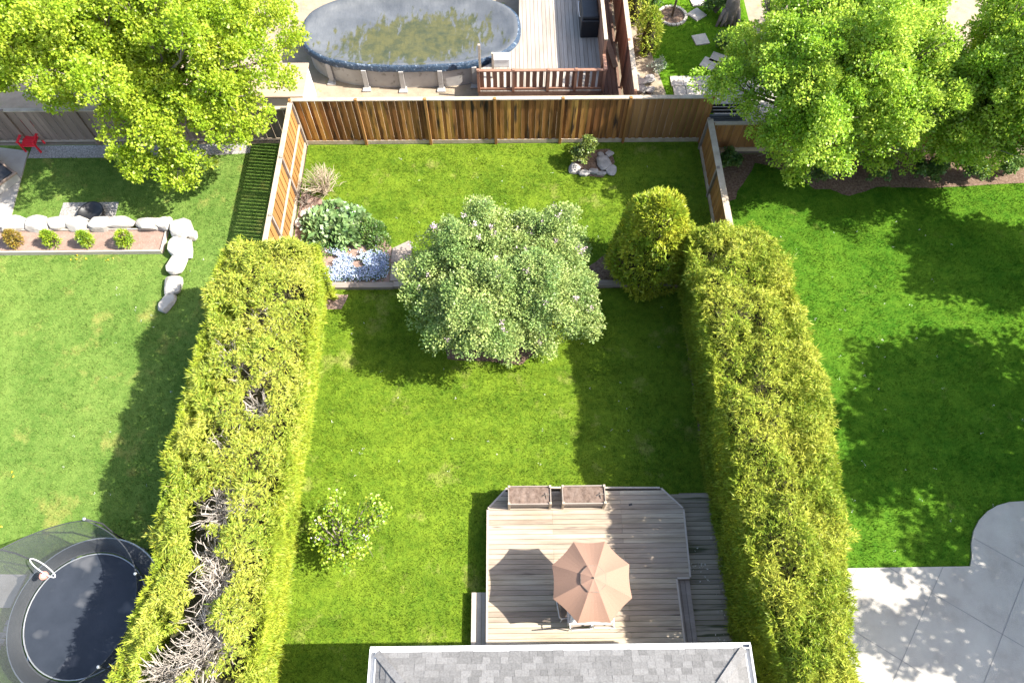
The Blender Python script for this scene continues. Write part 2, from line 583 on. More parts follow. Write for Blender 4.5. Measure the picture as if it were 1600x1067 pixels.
def fabric():
    m, nt, n, l = newmat('umbrella_fabric')
    t = tex(nt, 60, 2, .5)
    r = ramp(nt, [(.3, (.275, .168, .122)), (.7, (.31, .195, .142))])
    l.new(t.outputs[0], r.inputs[0])
    d = N(nt, 'ShaderNodeBsdfDiffuse')
    tr = N(nt, 'ShaderNodeBsdfTranslucent')
    l.new(r.outputs[0], d.inputs[0])
    l.new(r.outputs[0], tr.inputs[0])
    mx = N(nt, 'ShaderNodeMixShader')
    mx.inputs[0].default_value = .16
    l.new(d.outputs[0], mx.inputs[1])
    l.new(tr.outputs[0], mx.inputs[2])
    l.new(mx.outputs[0], n['Material Output'].inputs[0])
    return m


M['fabric'] = fabric()


def glass():
    m, nt, n, l = newmat('table_glass')
    p = N(nt, 'ShaderNodeBsdfPrincipled')
    p.inputs['Base Color'].default_value = (.75, .85, .88, 1)
    p.inputs['Roughness'].default_value = .08
    p.inputs['Alpha'].default_value = .45
    l.new(p.outputs[0], n['Material Output'].inputs[0])
    return m


M['glass'] = glass()


def covermat():
    """slack winter cover: blue-grey sheet, puddle line and brown-green algae in streaks"""
    m, nt, n, l = newmat('winter_cover')
    p = N(nt, 'ShaderNodeBsdfPrincipled')
    p.inputs['Roughness'].default_value = .55
    t = tex(nt, 1.1, 4, .6)
    r = ramp(nt, [(.3, (.058, .064, .072)), (.7, (.105, .111, .118))])
    l.new(t.outputs[0], r.inputs[0])
    g = N(nt, 'ShaderNodeNewGeometry')
    # algae patch: soft ellipse around the middle of the cover times streaky noise
    mp = N(nt, 'ShaderNodeMapping', vector_type='TEXTURE')
    mp.inputs['Location'].default_value = (-3.35, 22.0, 0)
    mp.inputs['Rotation'].default_value = (0, 0, R(10))
    mp.inputs['Scale'].default_value = (3.3, 1.6, 50)
    l.new(g.outputs['Position'], mp.inputs[0])
    ln = N(nt, 'ShaderNodeVectorMath', operation='LENGTH')
    l.new(mp.outputs[0], ln.inputs[0])
    st = tex(nt, 2.4, 5, .7, stretch=(1.8, .55, 1), rot=R(-48))
    sm = N(nt, 'ShaderNodeMath', operation='MULTIPLY_ADD')
    l.new(st.outputs[0], sm.inputs[0])
    sm.inputs[1].default_value = 1.7
    sm2 = N(nt, 'ShaderNodeMath', operation='MULTIPLY')
    l.new(ln.outputs['Value'], sm2.inputs[0])
    sm2.inputs[1].default_value = -.75
    l.new(sm2.outputs[0], sm.inputs[2])
    ra = ramp(nt, [(.17, (0, 0, 0)), (.32, (.9, .9, .9))])
    l.new(sm.outputs[0], ra.inputs[0])
    tc = tex(nt, 3, 4, .7)
    rc = ramp(nt, [(.35, (.028, .036, .008)), (.6, (.072, .068, .013))])
    l.new(tc.outputs[0], rc.inputs[0])
    c = mixc(nt, r.outputs[0], rc.outputs[0], ra.outputs[0])
    l.new(c, p.inputs['Base Color'])
    b = N(nt, 'ShaderNodeBump')
    b.inputs['Strength'].default_value = .35
    b.inputs['Distance'].default_value = .05
    tb = tex(nt, 4, 4, .6, stretch=(1.6, .6, 1), rot=R(-48))
    l.new(tb.outputs[0], b.inputs['Height'])
    l.new(b.outputs[0], p.inputs['Normal'])
    l.new(p.outputs[0], n['Material Output'].inputs[0])
    return m


M['cover'] = covermat()

# ------------------------------------------------------------------ foliage builders
RS = np.random.RandomState(11)


def unit(v):
    return v / np.maximum(np.linalg.norm(v, axis=1, keepdims=True), 1e-6)


def blades(P, D, L, W, fold=.25, rs=RS, face=.9):
    """diamond leaves: base P, tip direction D, length L, width W -> (n*4,3)"""
    n = len(P)
    D = unit(D)
    r = unit(rs.normal(size=(n, 3))) + face * np.array([.45, -.1, .9])      # leaves turn towards the light
    X = unit(np.cross(D, r))
    Y = np.cross(D, X)
    L = np.broadcast_to(np.asarray(L, float), (n,))[:, None]
    W = np.broadcast_to(np.asarray(W, float), (n,))[:, None]
    mid = P + D * L * .45 + Y * W * fold
    V = np.empty((n, 4, 3))
    V[:, 0] = P
    V[:, 1] = mid + X * W * .5
    V[:, 2] = P + D * L
    V[:, 3] = mid - X * W * .5
    return V.reshape(-1, 3)


def lobes_of(c, r, n, lr, rs, low=-.55, shape=None, inner=.55):
    """lobe centres through an ellipsoid, most of them near its skin"""
    out = []
    c, r = np.array(c, float), np.array(r, float)
    while len(out) < n:
        d = rs.normal(size=3)
        d /= np.linalg.norm(d)
        if d[2] < low:
            continue
        k = rs.uniform(inner, .92) if rs.rand() > .2 else rs.uniform(.15, inner)
        k *= 1 + .16 * rs.normal()
        p = c + d * r * k
        out.append((p, rs.uniform(*lr)))
    return out


def lobe_leaves(lobes, per_m2, L, W, rs, up=.5, thick=.45, tufts=9, tr=.42):
    """every lobe is a handful of leaf tufts standing off its skin"""
    PP, DD = [], []
    for p, r in lobes:
        n = max(6, int(per_m2 * 4 * math.pi * r * r))
        td = unit(rs.normal(size=(tufts, 3)) + np.array([0, 0, .3]))
        tc = td * (r * rs.uniform(.55, 1.05, tufts))[:, None]
        tw = r * tr * rs.uniform(.7, 1.3, tufts)
        k = rs.randint(0, tufts, n)
        d = unit(rs.normal(size=(n, 3)) + np.array([0, 0, .45]))
        q = p + (tc[k] + d * (tw[k] * (1 - thick * rs.rand(n) ** 1.6))[:, None]) * np.array([1.1, 1.1, .85])
        m = n // 6                      # loose leaves filling in
        q[:m] = p + unit(rs.normal(size=(m, 3))) * (r * rs.uniform(.5, 1.0, m))[:, None]
        PP.append(q)
        DD.append(d * .6 + td[k] * .4 + rs.normal(size=(n, 3)) * .5 + np.array([0, 0, -.1]))
    P, D = np.concatenate(PP), np.concatenate(DD)
    n = len(P)
    return blades(P, D, L * rs.uniform(.6, 1.25, n), W * rs.uniform(.6, 1.25, n), rs=rs)


def limbs(mb, base, fork, lobes, r0, rs, k=6, share=1.0):
    base, fork = Vector(base), Vector(fork)
    midp = (base + fork) / 2 + Vector((rs.normal() * .06, rs.normal() * .06, 0))
    mb.tube([base + Vector((0, 0, -.1)), base + Vector((0, 0, .15)), midp, fork], [r0 * 1.5, r0 * 1.08, r0 * .9, r0 * .75], 8)
    for p, r in lobes:
        if rs.rand() > share:
            continue
        p = Vector(p)
        d = p - fork
        a = fork + Vector((0, 0, -rs.uniform(0, .25) * (fork - base).length))
        m1 = a + d * .4 + Vector((rs.normal() * .12, rs.normal() * .12, .12 * d.length * .5))
        m2 = a + d * .75 + Vector((rs.normal() * .1, rs.normal() * .1, .05))
        mb.tube([a, m1, m2, p], [r0 * .42, r0 * .28, r0 * .17, r0 * .06], 5)
        for _ in range(2):
            e = p + Vector(rs.normal(size=3)) * r * .6
            mb.tube([m2, (m2 + e) / 2 + Vector((0, 0, .05)), e], [r0 * .13, r0 * .09, r0 * .03], 4)


def tree(name, label, cat, base, fork, c, r, nl, lr, per, L, W, mat, seed, r0=.16, low=-.5, group=None, extra=(), inner=.55, bare=None):
    rs = np.random.RandomState(seed)
    t = thing(name, label, cat, base, group)
    lo = lobes_of(c, r, nl, lr, rs, low, inner=inner) + [(np.array(e[:3], float), e[3]) for e in extra]
    if bare:                                # side of the crown where the tree carries no branches
        lo = [e for e in lo if not bare(*proj(e[0]), e[1])]
    mb = MB()
    limbs(mb, base, fork, lo, r0, rs, share=.7)
    obj('trunk', mb, M['bark'], t, True)
    npobj('crown', lobe_leaves(lo, per, L, W, rs), 4, M[mat], t)
    return t


def cedar_sprays(P, D, rs, L=.16, W=.032, k=3, spread=.5):
    """flat feathery sprays: k narrow blades fanned from every point"""
    VV = []
    n = len(P)
    D = unit(D)
    side = unit(np.cross(D, rs.normal(size=(n, 3))))
    for j in range(k):
        a = (j - (k - 1) / 2) / max(1, (k - 1) / 2)
        d = D + side * a * spread * rs.uniform(.6, 1.3, (n, 1)) + rs.normal(size=(n, 3)) * .18
        q = P + D * (rs.rand(n, 1) * .04)
        VV.append(blades(q, d, L * rs.uniform(.55, 1.25, n), W * rs.uniform(.7, 1.3, n), .15, rs, 1.3))
    return np.concatenate(VV)


def in_poly(x, y, poly):
    ins = np.zeros(len(x), bool)
    n = len(poly)
    for i in range(n):
        x1, y1 = poly[i][0], poly[i][1]
        x2, y2 = poly[(i + 1) % n][0], poly[(i + 1) % n][1]
        c = ((y1 > y) != (y2 > y)) & (x < (x2 - x1) * (y - y1) / (y2 - y1 + 1e-12) + x1)
        ins ^= c
    return ins


def circle(c, r, n=28, ry=None):
    return [(c[0] + r * math.cos(2 * math.pi * i / n), c[1] + (ry or r) * math.sin(2 * math.pi * i / n)) for i in range(n)]


def wobble(poly, amp, seed, sub=5):
    """subdivide an outline and make it uneven"""
    out = []
    n = len(poly)
    for i in range(n):
        a, b = Vector(poly[i][:2]), Vector(poly[(i + 1) % n][:2])
        for k in range(sub):
            p = a.lerp(b, k / sub)
            q = Vector((p.x, p.y, seed * 3.3))
            out.append((p.x + amp * mnoise.noise(q * 1.7), p.y + amp * mnoise.noise(q * 1.7 + Vector((9, 4, 0)))))
    return out


NOGRASS = []


def sheet(name, poly, z, mat, st=True, nograss=True):
    mb = MB()
    n = len(poly)
    ar = sum(poly[i][0] * poly[(i + 1) % n][1] - poly[(i + 1) % n][0] * poly[i][1] for i in range(n))
    pl = poly if ar > 0 else poly[::-1]
    mb.face([(p[0], p[1], z) for p in pl])
    o = obj(name, mb, mat)
    if st:
        kind(o)
    if nograss:
        NOGRASS.append(poly)
    return o

# ================================================================== SETTING
sheet('ground', [(-70, -60), (70, -60), (70, 90), (-70, 90)], -.03, M['earth'], nograss=False)
LAWN_MAIN = [(-7.0, -4), (6.75, -4), (6.75, 17.78), (-7.0, 17.78)]
LAWN_LEFT = [(-24, -6), (-7.12, -6), (-7.12, 17.85), (-24, 17.85)]
LAWN_RIGHT = [(6.85, -6), (27, -6), (27, 17.2), (6.85, 17.2)]
LAWN_BACK = [(4.45, 18.0), (9.6, 18.0), (9.6, 29), (4.45, 29)]
sheet('lawn', LAWN_MAIN, 0, M['lawn'], nograss=False)
sheet('lawn', LAWN_LEFT, 0, M['lawn_left'], nograss=False)
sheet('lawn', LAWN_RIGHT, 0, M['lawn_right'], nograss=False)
sheet('lawn', LAWN_BACK, 0, M['lawn_back'], nograss=False)
sheet('pool_yard_ground', [(-24, 18.0), (4.2, 18.0), (4.2, 32), (-24, 32)], -.004, M['sand'])
sheet('far_ground', [(9.6, 17.45), (30, 17.45), (30, 32), (9.6, 32)], -.004, M['sand'])

# right neighbour: stamped concrete patio with a round end, one slab with tooled joints
PAT = [(7.4, -5), (7.4, 3.18), (11.88, 3.2)]
pc = (13.72, 3.15)
for i in range(15):
    a = math.pi - math.radians(8) - i * (math.pi * .95 / 14)
    PAT.append((pc[0] + 1.74 * math.cos(a), pc[1] + .05 + 1.68 * math.sin(a)))
PAT += [(15.5, 3.2), (26, 3.2), (26, -5)]
mb = MB()
mb.prism(PAT, -.02, .05)
o = kind(obj('patio', mb, M['concrete']))
NOGRASS.append(PAT)
mb = MB()
for k in range(-8, 16):       # tooled joints: shallow dark strips in both diagonals
    for (dx, dy), off in (((.60, .80), k * 1.78), ((.83, -.56), k * 1.95)):
        nx, ny = -dy, dx
        p = Vector((11 + nx * off, 0 + ny * off))
        ts = [t * .05 for t in range(-240, 240)]
        run = []
        for t in ts:
            q = (p.x + dx * t, p.y + dy * t)
            inside = bool(in_poly(np.array([q[0]]), np.array([q[1]]), PAT)[0])
            if inside:
                run.append(q)
            if (not inside or t == ts[-1]) and run:
                if len(run) > 3:
                    a, b = run[0], run[-1]
                    mb.face([(a[0] - nx * .009, a[1] - ny * .009, .054), (b[0] - nx * .009, b[1] - ny * .009, .054),
                             (b[0] + nx * .009, b[1] + ny * .009, .054), (a[0] + nx * .009, a[1] + ny * .009, .054)])
                run = []
M['joint'] = surf('joint', [(.19, .18, .17), (.25, .24, .23)], 6, bump=0)
kind(obj('patio_joints', mb, M['joint']))

# left neighbour: stamped terrace, stone strip under the fence, gravel pad for the fire bowl, a slab beside the trampoline
TER = [(-24, 19.2), (-18.3, 17.8), (-16.75, 17.55), (-16.45, 14.55), (-24, 14.55)]
mb = MB()
mb.prism(TER, -.02, .05)
kind(obj('terrace', mb, M['concrete']))
NOGRASS.append(TER)
sheet('stone_strip', [(-16.7, 17.25), (-11.5, 17.25), (-9, 17.4), (-9, 17.82), (-16.7, 17.82)], .008, M['gravel'])
sheet('gravel_pad', [(-14.9, 15.3), (-13.05, 15.3), (-13.0, 14.3), (-14.9, 14.3)], .008, M['gravel'])
mb = MB()
mb.prism([(-14.6, 2.45), (-12.62, 2.45), (-12.45, 3.25), (-14.6, 3.3)], -.02, .04)
kind(obj('paving', mb, M['concrete']))
NOGRASS.append([(-14.6, 2.45), (-12.55, 2.45), (-12.3, 3.25), (-14.6, 3.3)])
mb = MB()
for k in range(16):
    mb.box((-12.72 + .032 * k + .03 * (k % 2), 1.25 + k * .14, .03), (.16, .12, .07), rnd.uniform(-.2, .2))
kind(obj('cobble_edging', mb, M['grey_rock']))

# main yard beds
sheet('flower_bed', wobble([(-6.95, 11.95), (-3.75, 12.0), (-3.75, 13.4), (-4.6, 14.6), (-5.4, 15.0), (-6.95, 15.6)], .12, 1), .012, M['bed_soil'])
sheet('bed_soil', wobble([(-1.9, 9.35), (.4, 9.1), (1.1, 9.8), (.9, 11.2), (-1.2, 11.5), (-2.1, 10.4)], .15, 3), .01, M['mulch'])
sheet('bed_soil', wobble([(2.2, 16.3), (3.3, 16.2), (3.75, 16.8), (3.6, 17.4), (2.3, 17.5)], .1, 4), .01, M['mulch'])
sheet('bed_soil', wobble([(2.55, 11.72), (5.3, 11.72), (5.4, 13.2), (3.6, 13.4), (2.6, 12.6)], .12, 5), .01, M['mulch'])
sheet('bed_soil', [(5.35, -2), (6.75, -2), (6.75, 11.9), (5.35, 11.9)], .008, M['bed_soil'], nograss=False)
sheet('bed_soil', wobble([(-7.0, -2), (-5.72, -2), (-5.75, 2.0), (-5.7, 5.5), (-5.75, 8.0), (-5.7, 11.3), (-7.0, 11.4)], .14, 6, 8), .008, M['sand'])
sheet('bed_soil', wobble([(-5.9, 11.0), (-5.1, 11.05), (-5.0, 11.6), (-5.9, 11.75)], .12, 7), .012, M['bed_soil'])
BEDR = wobble([(6.95, 17.1), (7.1, 15.0), (7.7, 15.2), (8.6, 16.8), (9.9, 16.3), (10.5, 15.6), (11.6, 15.35), (12.9, 15.7), (14.4, 15.6), (17.5, 15.8), (24, 15.9), (24, 17.2), (9, 17.2)], .12, 8)
sheet('bed_soil', BEDR, .01, M['mulch'])
sheet('bed_soil', [(4.5, 18.1), (6.0, 18.1), (5.9, 20), (5.6, 22), (5.2, 24.5), (4.5, 25)], .01, M['sand'])
mb = MB()
for k in range(7):
    mb.box((6.35 + k * .47, 20.72, .02), (.45, .5, .06), rnd.uniform(-.03, .03))
    mb.box((6.4 + k * .47, 20.2, .02), (.45, .48, .06), rnd.uniform(-.03, .03))
kind(obj('flagstone_path', mb, M['slab']))
NOGRASS.append([(6.1, 19.9), (9.6, 19.9), (9.6, 21.0), (6.1, 21.0)])
mb = MB()
mb.prism([(7.5, 18.1), (10.5, 18.1), (10.5, 20.7), (7.5, 20.7)], -.02, .09)
kind(obj('garden_patio', mb, M['concrete']))
# path slab next to the flower bed
mb = MB()
mb.prism([(-3.72, 12.05), (-2.2, 12.05), (-2.25, 12.72), (-3.72, 12.72)], -.02, .06)
mb.prism([(-3.74, 12.75), (-3.0, 12.75), (-3.2, 13.6), (-3.72, 13.3)], -.02, .05)
kind(obj('path', mb, M['timber']))
NOGRASS.append([(-3.75, 12.0), (-2.2, 12.0), (-2.25, 13.0), (-3.0, 13.6), (-3.75, 13.4)])

# ------------------------------------------------------------------ fences
def fence(name, label, A, B, h, posts, face, mats, alt=.014, cap=.15, kick=True, pw=.145, group=None, rail=False, post_mat=None, proud=.04, gap=.008):
    """posts: distances from A along A->B; face: +1/-1 which side (left/right of A->B) is seen; mats: one per panel or one"""
    A, B = Vector((A[0], A[1], 0)), Vector((B[0], B[1], 0))
    d = (B - A).normalized()
    nrm = Vector((-d.y, d.x, 0)) * face
    ang = math.atan2(d.y, d.x)
    t = thing(name, label, 'fence', ((A + B) / 2)[:], group)
    for i in range(len(posts) - 1):
        a, b = posts[i], posts[i + 1]
        mat = mats[i] if isinstance(mats, list) else mats
        mb = MB()
        n = max(1, round((b - a - .09) / pw))
        p = (b - a - .09) / n
        for k in range(n):
            s = a + .045 + p * (k + .5)
            q = A + d * s + nrm * (alt if k % 2 else -alt)
            top = h - .05
            mb.box((q.x, q.y, (.2 + top) / 2), (p * (1.0 if alt > .01 else .985) - gap, .02, top - .2), ang)
        obj('board_panel', mb, M[mat], t)
        mb = MB()
        q0, q1 = A + d * (a + .0), A + d * (b - .004)
        mb.bar((q0.x, q0.y, h - .02), (q1.x, q1.y, h - .02), cap, .04)
        obj('cap_rail', mb, M['rail'], t, bevel=.005)
        if kick:
            mb = MB()
            q0, q1 = A + d * (a + .05) + nrm * .02, A + d * (b - .05) + nrm * .02
            mb.bar((q0.x, q0.y, .11), (q1.x, q1.y, .11), .04, .17)
            obj('kick_board', mb, M['rail'], t)
        if rail:
            mb = MB()
            q0, q1 = A + d * (a + .05) + nrm * .05, A + d * (b - .05) + nrm * .05
            mb.bar((q0.x, q0.y, h * .5), (q1.x, q1.y, h * .5), .04, .09)
            obj('rail', mb, M['rail'], t)
    for s in posts:
        q = A + d * s + nrm * proud
        mb = MB()
        mb.box((q.x, q.y, (h + .03) / 2), (.09, .09, h + .03), ang)
        obj('post', mb, M[post_mat or 'fence_sunny'], t, bevel=.006)
    return t


fx = [-7.08] + [at(p, 151, 2.07).x for p in (556, 664, 773, 880, 986)] + [6.8]
fence('wooden_fence', 'long brown board fence with dark weathering across the far end of the middle lawn', (-7.08, 17.8), (6.8, 17.8), 2.07, [x + 7.08 for x in fx], -1,
      ['fence'] * 5 + ['fence_plain'], .02, gap=.001, pw=.118)
fence('wooden_fence', 'honey coloured sunlit fence left of the middle lawn, running into the left hedge', (-7.08, 17.74), (-7.08, 11.4), 2.02, [0, 2.35, 4.6, 6.34], 1,
      'fence_sunny', .006, rail=True, post_mat='timber', gap=.022)
fence('wooden_fence', 'low fence with pale cap in shade on the right side of the middle lawn', (6.8, 17.45), (6.8, 11.3), 1.42, [0, 2.1, 4.2, 6.15], -1, 'fence_sunny', .004, cap=.2,
      post_mat='timber')
fence('wooden_fence', 'greyed board fence behind the left neighbour lawn, half under the bright leafy tree', (-24, 17.92), (-7.16, 17.92), 1.6, [0, 2.4, 4.8, 7.2, 9.6, 12, 14.4, 16.84], -1,
      'fence_grey', .012, kick=False, post_mat='fence_grey')
fence('wooden_fence', 'low brown fence behind the right neighbour lawn, mostly hidden by the big leafy tree', (6.9, 17.33), (24, 17.33), 1.35, [0, 2.4, 4.8, 7.2, 9.6, 12, 14.4, 17.1], -1,
      'fence_plain', .004, post_mat='fence_plain')
# red-brown fence between the pool yard and the next garden
fence('wooden_fence', 'red brown privacy fence beside the pool deck, running away from the board fence', (4.28, 18.0), (4.28, 31), 2.15, [0, 2.4, 4.8, 7.2, 9.6, 13], 1, 'red_wood', .003,
      cap=.16, kick=False, post_mat='red_wood', gap=.0)

# ------------------------------------------------------------------ boards clipped to an outline
def span(poly, t, ax):
    """min/max of the other coordinate where the outline crosses coordinate ax = t"""
    o = 1 - ax
    xs = []
    for i in range(len(poly)):
        a, b = poly[i], poly[(i + 1) % len(poly)]
        if (a[ax] - t) * (b[ax] - t) <= 0 and a[ax] != b[ax]:
            xs.append(a[o] + (b[o] - a[o]) * (t - a[ax]) / (b[ax] - a[ax]))
    return (min(xs), max(xs)) if xs else None


def boards(mb, poly, ax, t0, t1, pitch, gap, z0, z1, cuts=()):
    n = int(round((t1 - t0) / pitch))
    for k in range(n):
        a, b = t0 + k * pitch + gap / 2, t0 + (k + 1) * pitch - gap / 2
        sa, sb = span(poly, a, ax), span(poly, b, ax)
        if not sa or not sb:
            continue
        jl = sorted([c for c in cuts if max(sa[0], sb[0]) + .4 < c < min(sa[1], sb[1]) - .4])
        jl = [c for c in jl if rnd.random() < .5]
        L0, L1 = sa[0], sb[0]
        dz = rnd.uniform(-.002, .002)
        for c in jl + [None]:
            R0, R1 = (sa[1], sb[1]) if c is None else (c - .002, c - .002)
            q = [(L0, a), (R0, a), (R1, b), (L1, b)]
            if ax == 0:
                q = [(y, x) for x, y in q]
            mb.prism(q, z0 + dz, z1 + dz)
            if c is not None:
                L0 = L1 = c + .002


# ------------------------------------------------------------------ main deck
t = thing('wooden_deck', 'weathered grey board deck with cut corners on the middle lawn, under the brown umbrella', 'deck', (1.9, 3.0, 0))
DK = [(-.59, .3), (-.59, 4.7), (-.06, 5.27), (4.0, 5.22), (4.54, 4.66), (4.5, 2.915), (4.15, 2.914), (4.19, .3)]
pt = (2.915 - .3) / 21
mb = MB()
boards(mb, DK, 1, .3, .3 + pt * 40, pt, .009, .465, .5, (1.1, 2.9))
obj('deck_boards', mb, M['deck'], t)
mb = MB()
for i in range(len(DK) - 1):
    a, b = Vector((*DK[i], .24)), Vector((*DK[i + 1], .24))
    if (a - b).length > .1:
        mb.bar(a, b, .04, .42)
obj('skirt', mb, M['timber'], t)
mb = MB()
for i in range(len(DK) - 1):
    a, b = Vector((*DK[i], .488)), Vector((*DK[i + 1], .488))
    if (a - b).length > .1:
        d = (b - a).normalized()
        mb.bar(a + d * .022, b - d * .022, .045, .036)
obj('edge_trim', mb, M['deck_trim'], t)
mb = MB()
for px_, py_ in ((985, 788),):
    c = at(px_, py_, .505)
    mb.box((c.x, c.y, .504), (.09, .05, .006), .2)
obj('vent_plate', mb, M['black'], t)
NOGRASS.append([(-.62, 0), (-.62, 4.7), (-.08, 5.3), (4.0, 5.25), (4.56, 4.66), (4.56, 0)])

t = thing('wooden_step', 'short pale wooden step at the left side of the deck', 'step', (-.79, 2.0, 0))
mb = MB()
for k in range(3):
    x = -.985 + .128 * k
    mb.prism([(x, .5), (x + .12, .5), (x + .12, 2.66), (x, 2.66)], .215, .25)
obj('tread', mb, M['deck_trim'], t)
mb = MB()
mb.prism([(-.975, .5), (-.955, .5), (-.955, 2.65), (-.975, 2.65)], 0, .212)
mb.prism([(-.953, 2.63), (-.63, 2.63), (-.63, 2.65), (-.953, 2.65)], 0, .212)
obj('riser', mb, M['timber'], t)
NOGRASS.append([(-1.0, 0), (-.6, 0), (-.6, 2.67), (-1.0, 2.67)])

t = thing('wooden_step', 'narrow grey step down from the notch at the right side of the deck', 'step', (4.34, 2.0, 0))
mb = MB()
for k in range(3):
    x = 4.175 + .125 * k
    mb.prism([(x, .4), (x + .116, .4), (x + .08, 2.89), (x - .036 if k else x - .01, 2.89)], .3, .335)
obj('tread', mb, M['timber'], t)
mb = MB()
mb.prism([(4.47, .4), (4.49, .4), (4.455, 2.88), (4.435, 2.88)], .14, .298)
obj('riser', mb, M['timber'], t)

t = thing('wooden_deck', 'lower dark mossy boardwalk between the deck and the right hedge', 'deck', (5.2, 3.0, 0))
mb = MB()
LO = [(4.2, 0), (4.2, 5.14), (6.2, 5.14), (6.2, 0)]
boards(mb, LO, 1, 0, 5.14, 5.14 / 42, .012, .115, .15, (5.3,))
obj('deck_boards', mb, M['deck_low'], t)
mb = MB()
mb.bar((4.56, 5.15, .06), (6.2, 5.15, .06), .03, .15)
obj('skirt', mb, M['timber'], t)
NOGRASS.append([(4.2, 0), (4.2, 5.17), (6.3, 5.17), (6.3, 0)])

# ------------------------------------------------------------------ planters on the deck
def planter(label, x0, x1):
    y0, y1, z0, z1 = 4.68, 5.17, .5, 1.02
    t = thing('planter_box', label, 'planter', ((x0 + x1) / 2, (y0 + y1) / 2, .5), 'raised planters on the deck')
    mb = MB()
    for y in (y0 + .015, y1 - .015):
        for z in (.8, .93):
            mb.box(((x0 + x1) / 2, y, z), (x1 - x0 - .1, .03, .12))
    for x in (x0 + .015, x1 - .015):
        for z in (.8, .93):
            mb.box((x, (y0 + y1) / 2, z), (.03, y1 - y0 - .1, .12))
    mb.box(((x0 + x1) / 2, (y0 + y1) / 2, .735), (x1 - x0 - .08, y1 - y0 - .08, .02))
    obj('box', mb, M['timber'], t, bevel=.004)
    for x in (x0 + .025, x1 - .025):
        for y in (y0 + .025, y1 - .025):
            mb = MB()
            mb.box((x, y, (.5 + z1) / 2), (.06, .06, z1 - .5))
            obj('leg', mb, M['rail'], t, bevel=.004)
    # soil surface, raked unevenly
    mb = MB()
    nx, ny = 24, 11
    vs, fs = [], []
    for j in range(ny):
        for i in range(nx):
            x, y = x0 + .035 + (x1 - x0 - .07) * i / (nx - 1), y0 + .035 + (y1 - y0 - .07) * j / (ny - 1)
            vs.append((x, y, .955 + .022 * mnoise.noise(Vector((x * 9, y * 9, 3)))))
    for j in range(ny - 1):
        for i in range(nx - 1):
            a = j * nx + i
            fs.append((a, a + 1, a + 1 + nx, a + nx))
    mb.add(vs, fs)
    obj('soil', mb, M['soil'], t, True)
    mb = MB()
    mb.tube([(x1 - .25, y0 + .2, .95), (x1 - .16, y0 + .24, 1.0), (x1 - .05, y0 + .25, 1.0)], .012, 5)
    mb.tube([(x1 - .12, y0 + .14, .97), (x1 - .12, y0 + .3, 1.0)], .01, 5)
    obj('twig', mb, M['bark'], t)


planter('soil filled planter on legs at the left end of the deck edge', -.05, 1.06)
planter('soil filled planter on legs, second along the deck edge from the cut left corner', 1.34, 2.46)

# ------------------------------------------------------------------ umbrella, table, chairs
UC = at(925, 907, 2.1)
t = thing('patio_umbrella', 'brown eight sided umbrella open over the table on the deck', 'umbrella', (UC.x, UC.y, .5))
zc = 2.02
Rv = .97
def canopy(R0, z0, R1, z1, rings, sag, nseg=6, rot=R(22.5)):
    mb = MB()
    vs, fs = [], []
    per = 8 * nseg
    for i in range(rings + 1):
        f = i / rings
        for j in range(per):
            k, u = divmod(j, nseg)
            u /= nseg
            a0, a1 = rot + k * math.pi / 4, rot + (k + 1) * math.pi / 4
            r = R0 + (R1 - R0) * f
            x = r * ((1 - u) * math.cos(a0) + u * math.cos(a1))
            y = r * ((1 - u) * math.sin(a0) + u * math.sin(a1))
            b = math.sin(math.pi * u)
            z = z0 + (z1 - z0) * f ** 1.12 - sag * b * f * (1.2 - f)
            s = 1 - .035 * b * f ** 3
            vs.append((UC.x + x * s, UC.y + y * s, z))
    for i in range(rings):
        for j in range(per):
            a, b = i * per + j, i * per + (j + 1) % per
            fs.append((a, a + per, b + per, b))
    mb.add(vs, fs)
    return mb
obj('canopy', canopy(.26, zc + .36, Rv, zc, 8, .085), M['fabric'], t)
obj('vent', canopy(.02, zc + .475, .31, zc + .375, 4, .015), M['fabric'], t)
mb = MB()
for k in range(8):
    a = R(22.5) + k * math.pi / 4
    mb.bar((UC.x + .3 * math.cos(a), UC.y + .3 * math.sin(a), zc + .365), (UC.x + .31 * math.cos(a + math.pi / 4), UC.y + .31 * math.sin(a + math.pi / 4), zc + .365), .012, .01)
obj('vent_outline', mb, M['bark'], t)  # thin dark strips along the rim of the vent
for k in range(8):
    a = R(22.5) + k * math.pi / 4
    mb = MB()
    mb.bar((UC.x + .05 * math.cos(a), UC.y + .05 * math.sin(a), zc + .40), (UC.x + Rv * .985 * math.cos(a), UC.y + Rv * .985 * math.sin(a), zc - .018), .016, .016)
    obj('rib', mb, M['white_metal'], t)
mb = MB()
mb.tube([(UC.x, UC.y, .5), (UC.x, UC.y, zc + .47)], .019, 10)
obj('pole', mb, M['white_metal'], t)
mb = MB()
mb.lathe((UC.x, UC.y, zc + .46), [(.0, .06), (.018, .045), (.022, .02), (.03, 0)], 12)
obj('finial', mb, M['bark'], t)
mb = MB()
mb.lathe((UC.x, UC.y, .5), [(0, .09), (.04, .09), (.06, .06), (.22, .03), (.24, 0)], 20)
obj('base', mb, M['pad'], t)

